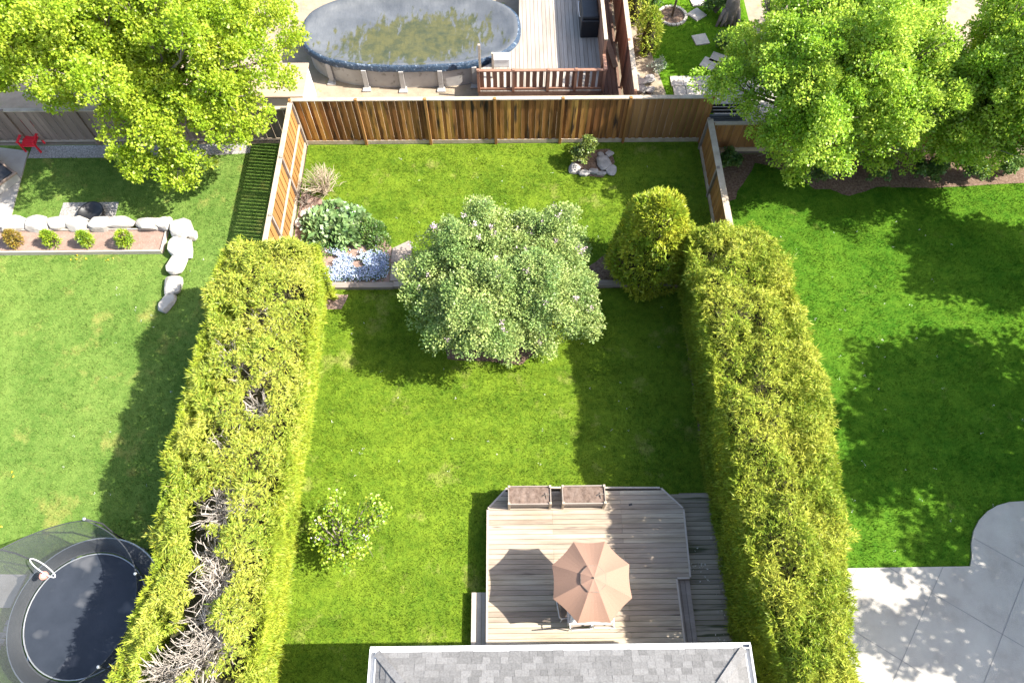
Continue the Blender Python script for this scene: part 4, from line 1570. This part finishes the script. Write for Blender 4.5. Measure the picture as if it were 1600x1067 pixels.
rocks([(502, 326, .72, .26, .22, 10, 'long pale rock edging the top of the flower bed'),
       (478, 333, .5, .3, .22, 20, 'pale rock at the upper left corner of the flower bed by the fence'),
       (467, 348, .4, .3, .22, 60, 'small pale rock against the foot of the sunlit fence'),
       (482, 362, .5, .35, .2, 120, 'sandy rock beside the broad leaved clump, next to the left hedge'),
       (566, 354, .3, .3, .3, 10, 'upright pale stone between the two green clumps'),
       (588, 372, .4, .26, .16, -40, 'flat pale rock at the right rim of the fine leaved mound'),
       (493, 425, .3, .3, .16, 0, 'small sandy rock at the lower left corner of the blue flowers')], 'white_rock', group='rocks round the flower bed', seed0=10)
rocks([(944, 254, .48, .62, .22, 10, 'large pale flat rock to the right of the small shrub by the back fence'),
       (953, 240, .3, .25, .2, 30, 'small rock above the large pale flat rock by the back fence'),
       (898, 262, .42, .5, .18, 0, 'grey rock at the left end of the rock ring by the back fence'),
       (912, 270, .42, .3, .16, 25, 'grey rock at the lower left of the rock ring by the back fence'),
       (928, 268, .36, .26, .18, -10, 'rock at the bottom middle of the ring by the back fence'),
       (939, 271, .34, .2, .12, 0, 'thin flat rock at the bottom of the ring by the back fence'),
       (955, 267, .42, .42, .16, 40, 'grey rock at the lower right of the rock ring by the back fence'),
       (941, 246, .22, .5, .14, 15, 'narrow upright rock beside the large pale flat rock')], 'grey_rock', group='rocks round the small shrub by the back fence', seed0=30)
p = at(910, 232, .7)
leaf_bush('leafy_shrub', 'small yellow green shrub inside the rock ring in front of the back fence', (p.x, p.y, .62), (.48, .42, .62), 1500, .1, .06, 'shrub_leaf', 90)

# ------------------------------------------------------------------ left neighbour: boulders, raised bed, little cedars
bl = []
for i, (px_, sx, wd) in enumerate(((2, .62, .5), (24, .8, .52), (57, .74, .6), (90, .8, .56), (122, .72, .56), (156, .82, .52), (190, .86, .5), (230, .86, .54), (258, .5, .56))):
    bl.append((px_, 349 + (i % 3), sx, wd, .5, rnd.uniform(-6, 6), ['white boulder at the left edge of the picture, first of the boulder row', 'white boulder second in the row from the terrace', 'rounded white boulder above the red tinged little cedar and its neighbour',
               'white boulder between the first two upright little cedars', 'white boulder just left of the fire bowl pad centre', 'white boulder below the fire bowl', 'long white boulder above the last little cedar',
               'long white boulder near the right end of the raised bed', 'small white boulder at the end of the row above the bed corner'][i]))
bl += [(283, 358, .75, .74, .62, 20, 'big white boulder at the corner where the row turns'),
       (300, 366, .3, .36, .4, 0, 'small pale stone tucked outside the corner boulder'),
       (281, 387, .72, .86, .5, 5, 'broad white boulder just below the corner boulder'),
       (277, 414, .62, .74, .42, -12, 'white boulder in the middle of the short descending row'),
       (271, 444, .56, .74, .34, 10, 'shaded pale boulder last but one towards the left hedge shadow'),
       (263, 471, .42, .8, .28, -14, 'pointed pale stone at the lower end of the boulder row')]
rocks(bl, 'boulder_stone', 'boulder', 'boulder', 'white boulders edging the upper lawn', 60)

t = thing('raised_bed', 'long low timber edged bed of brown soil below the row of white boulders', 'garden bed', (-14, 13.65, 0))
bx0, bx1, by0, by1 = -19.5, -11.12, 13.2, 14.06
mb = MB()
for a, b in (((bx0, by0), (bx1, by0)), ((bx1, by0 + .03), (bx1, by1)), ((bx1 - .03, by1), (bx0, by1))):
    mb.bar((*a, .09), (*b, .09), .045, .18)
obj('frame', mb, M['deck_trim'], t, bevel=.004)
mb = MB()
mb.prism([(bx0, by0 + .02), (bx1 - .02, by0 + .02), (bx1 - .02, by1 - .02), (bx0, by1 - .02)], 0, .11)
obj('soil', mb, M['bed_soil'], t)
NOGRASS.append([(bx0, by0 - .03), (bx1 + .05, by0 - .03), (bx1 + .05, by1 + .3), (bx0, by1 + .3)])
M['rusty_cedar'] = leafmat('rusty_cedar_spray', (.2, .15, .02), (.3, .2, .03), 3, .3, .3)
for i, (px_, lab, mat) in enumerate(((28, 'little cedar with rusty tinge, nearest the terrace in the raised bed', 'rusty_cedar'), (85, 'little green cedar right of the rusty one in the raised bed', 'young_cedar'),
                                     (140, 'little green cedar in the raised bed below the fire bowl', 'young_cedar'), (200, 'little green cedar nearest the bare right end of the raised bed', 'young_cedar'))):
    p = at(px_, 381, .11)
    cedar_bush('young_cedar', lab, (p.x, p.y, .11), .185, .6, mat, 100 + i, 420, 'shrub', .1, 'little cedars in the raised bed')

# fire bowl on the gravel pad
p = at(141, 331, .2)
t = thing('fire_bowl', 'round black steel fire bowl on the gravel pad behind the boulders', 'fire pit', (p.x, p.y, 0))
mb = MB()
mb.lathe((p.x, p.y, 0), [(.30, .05), (.39, .09), (.40, .20), (.42, .215), (.40, .225), (.36, .2), (.30, .1), (.0, .07)], 32)
obj('bowl', mb, M['black'], t, True)
for k in range(3):
    a = k * 2.1
    mb = MB()
    mb.bar((p.x + .3 * math.cos(a), p.y + .3 * math.sin(a), .08), (p.x + .38 * math.cos(a), p.y + .38 * math.sin(a), 0), .03, .03)
    obj('leg', mb, M['black'], t)

# red garden chair by the stone strip
def chair_red():
    p = at(56, 232, 0)
    t = thing('garden_chair', 'red plastic garden chair standing by the greyed fence', 'chair', (p.x, p.y, 0))
    X, Y = p.x, p.y
    mb = MB()
    for k in range(5):
        mb.box((X, Y - .2 + .1 * k, .34 + .008 * k), (.5, .095, .022))
    obj('seat', mb, M['red'], t, bevel=.006)
    mb = MB()
    for k in range(5):
        x = X - .2 + .1 * k
        mb.bar((x, Y + .24, .36), (x + (x - X) * .08, Y + .38, 1.0 - .03 * abs(k - 2) ** 1.6), .097, .022)
    obj('backrest', mb, M['red'], t, bevel=.006)
    for q in (-1, 1):
        mb = MB()
        mb.box((X + q * .275, Y + .02, .52), (.09, .5, .022))
        obj('armrest', mb, M['red'], t, bevel=.006)
        for yy in (-.2, .22):
            mb = MB()
            mb.box((X + q * .25, Y + yy, .255), (.04, .06, .5))
            obj('leg', mb, M['red'], t)
chair_red()

# hot tub with dark cover on the terrace
p = at(21, 272, .42)
ang = R(-38)
ca, sa = math.cos(ang), math.sin(ang)
cx, cy = p.x - .95 * ca + .0 * sa, p.y - .95 * sa - .0 * ca
cx, cy = cx + .9 * sa * .9, cy - .9 * ca * .9
t = thing('hot_tub', 'sunken hot tub with dark cover at the left edge of the grey terrace', 'hot tub', (cx, cy, .05))
mb = MB()
mb.box((cx, cy, .2), (1.86, 1.76, .3), ang)
obj('cabinet', mb, M['concrete'], t, bevel=.02)
mb = MB()
for q in (-1, 1):
    ox = q * .435
    mb.box((cx + ox * ca, cy + ox * sa, .40), (.85, 1.62, .07), ang)
obj('cover', mb, M['black'], t, bevel=.02)
mb = MB()
for q in (-1, 1):
    mb.box((cx + q * .91 * ca, cy + q * .91 * sa, .37), (.07, 1.84, .08), ang)
    mb.box((cx - q * .86 * sa, cy + q * .86 * ca, .37), (1.74, .07, .08), ang)
obj('rim', mb, M['fence_grey'], t, bevel=.01)

# ------------------------------------------------------------------ trampoline
TC = at(134, 960, .8)
TC = Vector((TC.x, TC.y, 0))
t = thing('trampoline', 'round black trampoline in a dark safety net beside the left hedge', 'trampoline', TC)
def disc(r0, r1, z0, z1, k=56, sagf=None):
    mb = MB()
    vs, fs = [], []
    n = 10
    for i in range(n + 1):
        f = i / n
        r = r0 + (r1 - r0) * f
        z = z0 + (z1 - z0) * f - (sagf(f) if sagf else 0)
        for j in range(k):
            a = 2 * math.pi * j / k
            vs.append((TC.x + r * math.cos(a), TC.y + r * math.sin(a), z))
    for i in range(n):
        for j in range(k):
            a, b = i * k + j, i * k + (j + 1) % k
            fs.append((a, a + k, b + k, b))
    mb.add(vs, fs)
    return mb
obj('jump_mat', disc(.001, 1.42, .80, .80, sagf=lambda f: .05 * (1 - f * f)), M['mat'], t, True)
mb = MB()
mb.tube([(TC.x + 1.43 * math.cos(a * .1122), TC.y + 1.43 * math.sin(a * .1122), .805) for a in range(56)], .016, 6, closed=True)
obj('mat_hem', mb, M['steel'], t)
obj('edge_pad', disc(1.47, 1.80, .815, .80, sagf=lambda f: -.03 * math.sin(math.pi * f)), M['pad'], t, True)
mb = MB()
mb.tube([(TC.x + 1.82 * math.cos(a * .1122), TC.y + 1.82 * math.sin(a * .1122), .76) for a in range(56)], .026, 8, closed=True)
obj('frame_ring', mb, M['steel'], t, True)
for k in range(6):
    a = R(20) + k * math.pi / 3
    c, s = math.cos(a), math.sin(a)
    mb = MB()
    mb.tube([(TC.x + 1.84 * c, TC.y + 1.84 * s, .02), (TC.x + 1.9 * c, TC.y + 1.9 * s, 1.0), (TC.x + 2.0 * c, TC.y + 2.0 * s, 1.7), (TC.x + 1.93 * c, TC.y + 1.93 * s, 2.45)], .021, 8)
    p_ = obj('net_pole', mb, M['pad'], t, True)
    mb = MB()
    mb.lathe((TC.x + 1.93 * c, TC.y + 1.93 * s, 2.44), [(0, .05), (.03, .045), (.04, .02), (.035, -.03), (.0, -.03)], 10)
    obj('pole_cap', mb, M['steel'], p_, True)
    mb = MB()
    mb.tube([(TC.x + 1.82 * math.cos(a - .25), TC.y + 1.82 * math.sin(a - .25), .74), (TC.x + 1.84 * math.cos(a - .25), TC.y + 1.84 * math.sin(a - .25), .03),
             (TC.x + 1.84 * math.cos(a + .25), TC.y + 1.84 * math.sin(a + .25), .03), (TC.x + 1.82 * math.cos(a + .25), TC.y + 1.82 * math.sin(a + .25), .74)], .022, 8)
    obj('leg', mb, M['steel'], t)
mb = MB()
vs, fs = [], []
K = 96
for i in range(9):
    f = i / 8
    for j in range(K):
        ph = (2 * math.pi * j / K - R(20)) / (math.pi / 3)
        u = abs((ph % 1) - .5) * 2          # 1 at poles
        r = 1.5 + (1.91 - 1.5) * f ** .8 - .10 * (1 - u * u) * math.sin(math.pi * min(1, f * 1.02)) - .07 * (1 - u * u) * f
        z = .82 + 1.56 * f - .16 * (1 - u * u) * f ** 3
        a = 2 * math.pi * j / K
        vs.append((TC.x + r * math.cos(a), TC.y + r * math.sin(a), z))
for i in range(8):
    for j in range(K):
        a, b = i * K + j, i * K + (j + 1) % K
        fs.append((a, b, b + K, a + K))
mb.add(vs, fs)
nt_ = obj('safety_net', mb, M['net'], t, True)
mb = MB()
mb.tube([vs[8 * K + j] for j in range(K)], .012, 5, closed=True)
obj('net_hem', mb, M['pad'], nt_)
# basketball hoop inside the net
hp = at(66, 886, 1.75)
h_ = MB()
la, lb = at(47, 873, 1.85), at(86, 901, 1.6)
lm, ld = (la + lb) / 2, (lb - la) / 2
ls = Vector((.05, .06, .02))
h_.tube([lm + ld * math.cos(a * .2618) + ls * math.sin(a * .2618) for a in range(24)], .014, 6, closed=True)
ho = obj('hoop', h_, M['white_metal'], t, True)
bp = at(69, 899, 1.55)
mb = MB()
mb.lathe((bp.x, bp.y, 1.55), [(0, .03), (.05, .03)], 20)
mb.lathe((bp.x, bp.y, 1.55), [(.05, .03), (.1, .028), (.1, .0), (0, 0)], 20, 1)
obj('round_badge', mb, [M['white_metal'], M['faded_red']], ho)

# ------------------------------------------------------------------ pool behind the back fence
PCX, PCY, PRX, PRY, PH = -3.5, 22.45, 3.95, 1.95, 1.02
def oval(k, n=72, ex=2.6):
    out = []
    for i in range(n):
        a = 2 * math.pi * i / n
        c, s = math.cos(a), math.sin(a)
        out.append((PCX + PRX * k * math.copysign(abs(c) ** (2 / ex), c), PCY + PRY * k * math.copysign(abs(s) ** (2 / ex), s)))
    return out
t = thing('swimming_pool', 'oval above ground pool under a grey blue winter cover with algae', 'pool', (PCX, PCY, 0))
mb = MB()
vs = [(x, y, z) for z in (0, PH) for x, y in oval(.985)]
mb.add(vs, [(j, (j + 1) % 72, 72 + (j + 1) % 72, 72 + j) for j in range(72)])
obj('wall', mb, M['pool_wall'], t, True)
mb = MB()
rings = [(1.03, .80), (1.03, 1.0), (1.0, 1.07), (.96, 1.06), (.91, .99), (.87, .93), (.82, .885), (.6, .86), (.3, .85), (.02, .85)]
vs, fs = [], []
for ri, (k, z) in enumerate(rings):
    for j, (x, y) in enumerate(oval(k)):
        zz = z + (.03 * mnoise.noise(Vector((x * 2.2, y * 2.2, k * 3))) + (.07 * mnoise.noise(Vector((x * 3.1 + y * 1.5, y * 3.4, 2.0))) if 2 < ri < 8 else 0) if ri > 0 else .05 * mnoise.noise(Vector((x * 3, y * 3, 1))))
        vs.append((x, y, zz))
mi = []
for i in range(len(rings) - 1):
    for j in range(72):
        a, b = i * 72 + j, i * 72 + (j + 1) % 72
        mb_i = 1 if i < 2 else 0
        fs.append((a, b, b + 72, a + 72))
        mi.append(mb_i)
n0 = (len(rings) - 1) * 72
fs.append(tuple(range(n0, n0 + 72)))
mi.append(0)
mb.add(vs, fs)
mb.m = mi
obj('winter_cover', mb, [M['cover'], M['pool_blue']], t, True)
for px_ in (513, 570, 628, 688, 741):
    q = at(px_, 122, .5)
    mb = MB()
    y = PCY - PRY * (1 - abs((q.x - PCX) / PRX) ** 2.6) ** (1 / 2.6) - .07
    mb.prism([(q.x - .09, y - .03), (q.x + .09, y - .03), (q.x + .07, y + .1), (q.x - .07, y + .1)], .0, .83)
    mb.prism([(q.x - .16, y - .2), (q.x + .16, y - .2), (q.x + .12, y + .1), (q.x - .12, y + .1)], .0, .06)
    obj('upright', mb, M['pool_wall'], t, bevel=.01)

# timber deck beside the pool
t = thing('wooden_deck', 'bleached timber deck with red railing next to the covered pool', 'deck', (1.2, 22, 0))
PD = [(-.98, 19.32), (3.42, 19.32), (3.42, 30), (.55, 30), (.55, 22.6), (.42, 21.9), (.1, 21.3), (-.4, 20.8), (-.98, 20.4)]
mb = MB()
boards(mb, PD, 0, -.98, 3.42, 4.4 / 30, .012, .9, .935)
obj('deck_boards', mb, M['pool_deck'], t)
mb = MB()
mb.bar((-.98, 19.33, .8), (3.42, 19.33, .8), .03, .2)
mb.bar((-.98, 19.33, .32), (3.42, 19.33, .32), .03, .6)
mb.bar((3.42, 19.33, .8), (3.42, 30, .8), .03, .2)
obj('skirt', mb, M['red_dark'], t)
rl = MB()
for a, b in (((-.98, 19.36), (3.4, 19.36)), ((3.4, 19.36), (3.4, 20.1))):
    rl.bar((*a, 1.0), (*b, 1.0), .05, .07)
    rl.bar((*a, 1.8), (*b, 1.8), .11, .04)
obj('handrail', rl, M['red_wood'], t)
for x in [-.96, .25, 1.45, 2.4, 3.38]:
    mb = MB()
    mb.box((x, 19.36, 1.36), (.09, .09, .98))
    obj('railing_post', mb, M['red_wood'], t)
for y in (20.15, 22.2, 24.2, 26.2):
    mb = MB()
    mb.box((3.4, y, 1.64), (.09, .09, 1.5))
    obj('railing_post', mb, M['red_wood'], t)
mb = MB()
for k in range(11):
    mb.box((3.4, 25.05, 1.03 + k * .125), (.022, 9.7, .108))
obj('privacy_screen', mb, M['red_wood'], t)
mb = MB()
mb.bar((3.4, 20.1, 2.41), (3.4, 30, 2.41), .12, .04)
obj('screen_cap', mb, M['rail'], t)
mb = MB()
for k in range(19):
    x = -.84 + k * .228
    mb.box((x, 19.40, 1.4), (.145, .02, .74))
for k in range(4):
    mb.box((3.42, 19.5 + k * .16, 1.4), (.02, .085, .74))
bal = obj('balusters', mb, M['red_wood'], t)
# tall posts at the pool gap
for px_, py_ in ((749, 85), (770, 98)):
    q = at(px_, py_, 1.6)
    mb = MB()
    mb.box((q.x, q.y, 1.4), (.08, .08, 1.2))
    obj('gate_post', mb, M['rail'], t)
q = at(783, 100, .95)
mb = MB()
mb.box((q.x, q.y, 1.1), (.6, .34, .32))
mb.box((q.x, q.y, 1.275), (.64, .38, .03))
tag(obj('storage_box', mb, M['white_metal'], bevel=.02), 'small white box on the pool deck behind the railing', 'box')
q = at(920, 28, 1.3)
t = thing('barbecue_grill', 'dark covered barbecue on the shaded side of the pool deck', 'barbecue', (q.x, q.y, .935))
mb = MB()
mb.box((q.x, q.y, 1.3), (.66, 1.3, .72))
obj('body', mb, M['black'], t, bevel=.04)
mb = MB()
mb.box((q.x, q.y, 1.72), (.6, 1.2, .14))
obj('lid', mb, M['black'], t, bevel=.05)
mb = MB()
mb.tube([(q.x - .36, q.y - .4, 1.66), (q.x - .4, q.y - .4, 1.66), (q.x - .4, q.y + .4, 1.66), (q.x - .36, q.y + .4, 1.66)], .014, 6)
obj('handle', mb, M['steel'], t)
# boards of the passage between deck and red fence, with a plank left in it
mb = MB()
for k in range(5):
    mb.prism([(3.46 + k * .155, 18.6), (3.46 + k * .155 + .145, 18.6), (3.46 + k * .155 + .145, 30), (3.46 + k * .155, 30)], .0, .05)
kind(obj('boardwalk', mb, M['red_dark']))
mb = MB()
mb.bar((3.62, 22.6, .95), (4.12, 21.4, .1), .2, .03)
tag(obj('loose_plank', mb, M['tan_shed']), 'loose tan plank leaning in the passage beside the red brown fence', 'plank')

# tan storage shed left of the pool
t = thing('storage_shed', 'low tan storage shed between the bright leafy tree and the pool', 'shed', (-7.9, 19.6, 0))
mb = MB()
mb.prism([(-8.85, 18.75), (-7.0, 18.75), (-7.0, 20.25), (-8.85, 20.25)], 0, 1.25)
obj('wall', mb, M['white_metal'], t)
mb = MB()
mb.bar((-8.95, 19.5, 1.32), (-6.95, 19.5, 1.32), 1.64, .07)
obj('roof', mb, M['tan_shed'], t, bevel=.01)

# ------------------------------------------------------------------ garden between red fence and right trees
p = at(1050, 26, 0)
t = thing('young_tree', 'slim young trunk in a round mulch ring with pale stone edge', 'tree', (p.x, p.y, 0))
mb = MB()
mb.tube([(p.x, p.y, 0), (p.x + .05, p.y, 1.2), (p.x + .1, p.y + .1, 2.6)], [.05, .04, .03], 8)
obj('trunk', mb, M['bark'], t, True)
rs = np.random.RandomState(3)
lo = lobes_of((p.x + .1, p.y + .3, 3.3), (1.0, 1.0, .8), 22, (.25, .4), rs, -.6)
npobj('crown', lobe_leaves(lo, 120, .12, .08, rs), 4, M['willow'], t)
sheet('mulch_ring', circle((p.x, p.y), .5), .02, M['mulch'])
mb = MB()
for k in range(20):
    a = k * math.pi / 10
    mb.box((p.x + .54 * math.cos(a), p.y + .54 * math.sin(a), .04), (.11, .15, .08), a)
tag(obj('stone_ring', mb, M['slab'], bevel=.01), 'ring of pale edging stones round the slim young trunk', 'edging')
NOGRASS.append(circle((p.x, p.y), .62))
for i, (px_, py_, rz, lab) in enumerate(((1090, 2, 10, 'pale stepping stone at the upper picture edge'), (1089, 23, 38, 'pale diamond turned stepping stone right of the mulch ring'), (1095, 62, 12, 'pale stepping stone in the middle of the garden path'),
                                         (1108, 100, -33, 'tilted pale stepping stone nearest the garden patio'), (1122, 92, -30, 'pale slab half under the tree leaves beside the tilted stone'))):
    p = at(px_, py_, .03)
    mb = MB()
    s = .28
    c0 = [(-s, -s), (s * .95, -s * 1.03), (s, s), (-s * 1.04, s * .97)]
    c, s_ = math.cos(R(rz)), math.sin(R(rz))
    mb.prism([(p.x + a * c - b * s_, p.y + a * s_ + b * c) for a, b in c0], -.01, .05)
    tag(obj('stepping_stone', mb, M['slab'], bevel=.008), lab, 'stepping stone', 'stepping stones in the back garden')
    NOGRASS.append(circle((p.x, p.y), .36))
cedar_bush('golden_conifer', 'narrow golden conifer beside the red brown fence in the back garden', (5.35, 22.3, 0), .42, 1.9, 'hedge_r', 120, 900, 'shrub', .13)
cedar_bush('golden_conifer', 'golden conifer at the upper edge right by the red brown fence', (4.95, 24.1, 0), .5, 2.2, 'hedge_r', 121, 1000, 'shrub', .13)
leaf_bush('leafy_shrub', 'dark green shrub at the upper edge left of the mulch ring', (5.9, 24.9, .5), (.6, .5, .55), 1200, .1, .05, 'green_leaf', 122)
leaf_bush('silver_plant', 'silvery spreading plant on the garden lawn below the golden conifer', (5.75, 21.35, .18), (.42, .4, .25), 700, .09, .03, 'grey_leaf', 123, 'plant', False)
bare_shrub('bare twiggy stems at the foot of the red brown fence', (4.85, 22.2, 0), 26, .4, .9, 'tan_twig', 124, .014)
leaf_bush('leafy_shrub', 'green shrub right of the stepping stones at the upper edge', (8.35, 24.5, .4), (.6, .5, .45), 1300, .11, .05, 'green_leaf', 125)
leaf_bush('leafy_shrub', 'green shrub beside the stepping stones, half under the spreading tree', (8.3, 22.4, .35), (.45, .5, .4), 1100, .1, .05, 'green_leaf', 126)
leaf_bush('leafy_shrub', 'low green shrub between the tilted stepping stone and the garden patio', (8.7, 21.1, .3), (.45, .3, .3), 700, .1, .05, 'green_leaf', 127)
t = thing('tree_stump', 'grey gnarled stump with pale streaks at the upper edge of the back garden', 'stump', (8.75, 24.2, 0))
mb = MB()
mb.tube([(8.8, 24.1, 0), (8.85, 24.2, .4), (8.8, 24.3, 1.0)], [.42, .3, .22], 12)
for k in range(6):
    mb.tube([(8.8 + .1 * k - .25, 24.1, .5), (8.75 + .14 * k - .35, 23.9 - .1 * (k % 2), .2), (8.7 + .18 * k - .45, 23.7, 0)], [.1, .08, .05], 6)
obj('trunk', mb, M['bark'], t, True)
rocks([(1000, 128, .5, .4, .3, 10, 'pale rock of the small rockery behind the board fence'), (1014, 124, .45, .4, .28, 40, 'pale rock at the right of the small rockery behind the board fence'), (1003, 140, .4, .36, .26, -20, 'dark wet rock low in the small rockery behind the board fence'),
       (993, 119, .36, .3, .22, 0, 'rock beside the red brown fence at the top of the small rockery'), (1016, 140, .4, .3, .24, 60, 'rock at the lower right of the small rockery, just over the fence cap')], 'grey_rock', group='rockery stones', seed0=140)
t = thing('garden_bench', 'dark slatted bench behind the low brown fence at its left end', 'bench', (7.65, 18.35, 0))
mb = MB()
for k in range(4):
    mb.box((7.75, 18.2 + k * .12, .45), (1.3, .1, .03))
obj('seat', mb, M['pad'], t)
mb = MB()
for k in range(3):
    mb.box((7.75, 18.62 + .03 * k, .58 + .12 * k), (1.3, .025, .1))
obj('backrest', mb, M['pad'], t)
for x in (7.2, 8.3):
    for y in (18.22, 18.6):
        mb = MB()
        mb.box((x, y, .215), (.06, .06, .43))
        obj('leg', mb, M['pad'], t)

# ------------------------------------------------------------------ grass
def grass(poly, dens, mat, seed, hgt=.045, wd=.018, far=None):
    rs = np.random.RandomState(seed)
    x0, x1 = min(p[0] for p in poly), max(p[0] for p in poly)
    y0, y1 = min(p[1] for p in poly), max(p[1] for p in poly)
    n = int((x1 - x0) * (y1 - y0) * dens)
    x, y = rs.uniform(x0, x1, n), rs.uniform(y0, y1, n)
    k = in_poly(x, y, poly)
    for q in NOGRASS:
        bx0, bx1 = min(p[0] for p in q), max(p[0] for p in q)
        by0, by1 = min(p[1] for p in q), max(p[1] for p in q)
        m = (x > bx0) & (x < bx1) & (y > by0) & (y < by1) & k
        if m.any():
            idx = np.where(m)[0]
            k[idx[in_poly(x[idx], y[idx], q)]] = False
    x, y = x[k], y[k]
    n = len(x)
    P = np.stack([x, y, np.zeros(n)], 1)
    tuft = 1 + .5 * vnoise(P, 3.0, seed) + .35 * vnoise(P, 9, seed + 1)
    a = rs.uniform(0, 2 * math.pi, n)
    lean = rs.uniform(.1, .9, n)
    H = hgt * np.clip(tuft, .35, 2) * rs.uniform(.6, 1.3, n)
    tip = P + np.stack([np.cos(a) * lean * H * 1.3, np.sin(a) * lean * H * 1.3, H], 1)
    b = a + math.pi / 2
    s = np.stack([np.cos(b), np.sin(b), np.zeros(n)], 1) * wd / 2
    V = np.empty((n, 3, 3))
    V[:, 0], V[:, 1], V[:, 2] = P - s, P + s, tip
    return kind(npobj('grass', V.reshape(-1, 3), 3, M[mat]), 'stuff')


grass([(-5.9, .2), (6.0, .2), (6.78, 11.5), (6.75, 17.72), (-6.98, 17.72), (-6.98, 11)], 900, 'lawn', 1)
grass([(-17.5, 1), (-7.7, 0), (-7.2, 17.8), (-17.5, 17.8)], 700, 'lawn_left', 2)
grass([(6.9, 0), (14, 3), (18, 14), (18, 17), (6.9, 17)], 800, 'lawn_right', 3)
grass([(4.6, 18.1), (9.5, 18.1), (9.5, 26), (4.6, 26)], 600, 'lawn_back', 4, .045)

# clover and daisies in the lawns
rs = np.random.RandomState(15)
q = np.concatenate([np.stack([rs.uniform(a, b, n), rs.uniform(c, d, n), np.full(n, .05)], 1) for a, b, c, d, n in
                    ((7.9, 15, 3.6, 14.5, 60), (-5.4, 4.8, 5.6, 11.2, 40), (-6.3, 6.3, 12.6, 17.3, 25), (-12.5, -8.5, 5, 13, 30))])
q = np.repeat(q, 5, 0) + rs.normal(size=(len(q) * 5, 3)) * [.02, .02, .004]
kind(npobj('clover', blades(q, rs.normal(size=q.shape) + [0, 0, .4], .022, .018, rs=rs), 4, M['white_flower']), 'stuff')

# dandelions on the left lawn, petals on the boardwalk
rs = np.random.RandomState(5)
q = []
for px_, py_, n in ((118, 404, 5), (178, 405, 3), (143, 400, 1), (30, 740, 2), (10, 820, 1), (450, 345, 2)):
    p = at(px_, py_, .05)
    for _ in range(n):
        q.append((p.x + rs.normal() * .14, p.y + rs.normal() * .08, .05))
q = np.repeat(np.array(q), 6, 0)
kind(npobj('dandelions', blades(q, rs.normal(size=q.shape) + [0, 0, .5], .035, .03, rs=rs), 4, M['dandelion']), 'stuff')
q = []
for px_, py_, n in ((1090, 885, 16), (1120, 842, 5), (1108, 905, 5), (1135, 958, 6), (1130, 1000, 8), (1078, 858, 3), (1140, 930, 5)):
    p = at(px_, py_, .165)
    for _ in range(n):
        q.append((p.x + rs.normal() * .12, p.y + rs.normal() * .06, .158 + .01 * rs.rand()))
q = np.array(q)
kind(npobj('fallen_leaves', blades(q, rs.normal(size=q.shape) * [1, 1, .2], .06, .035, rs=rs), 4, M['fallen']), 'stuff')
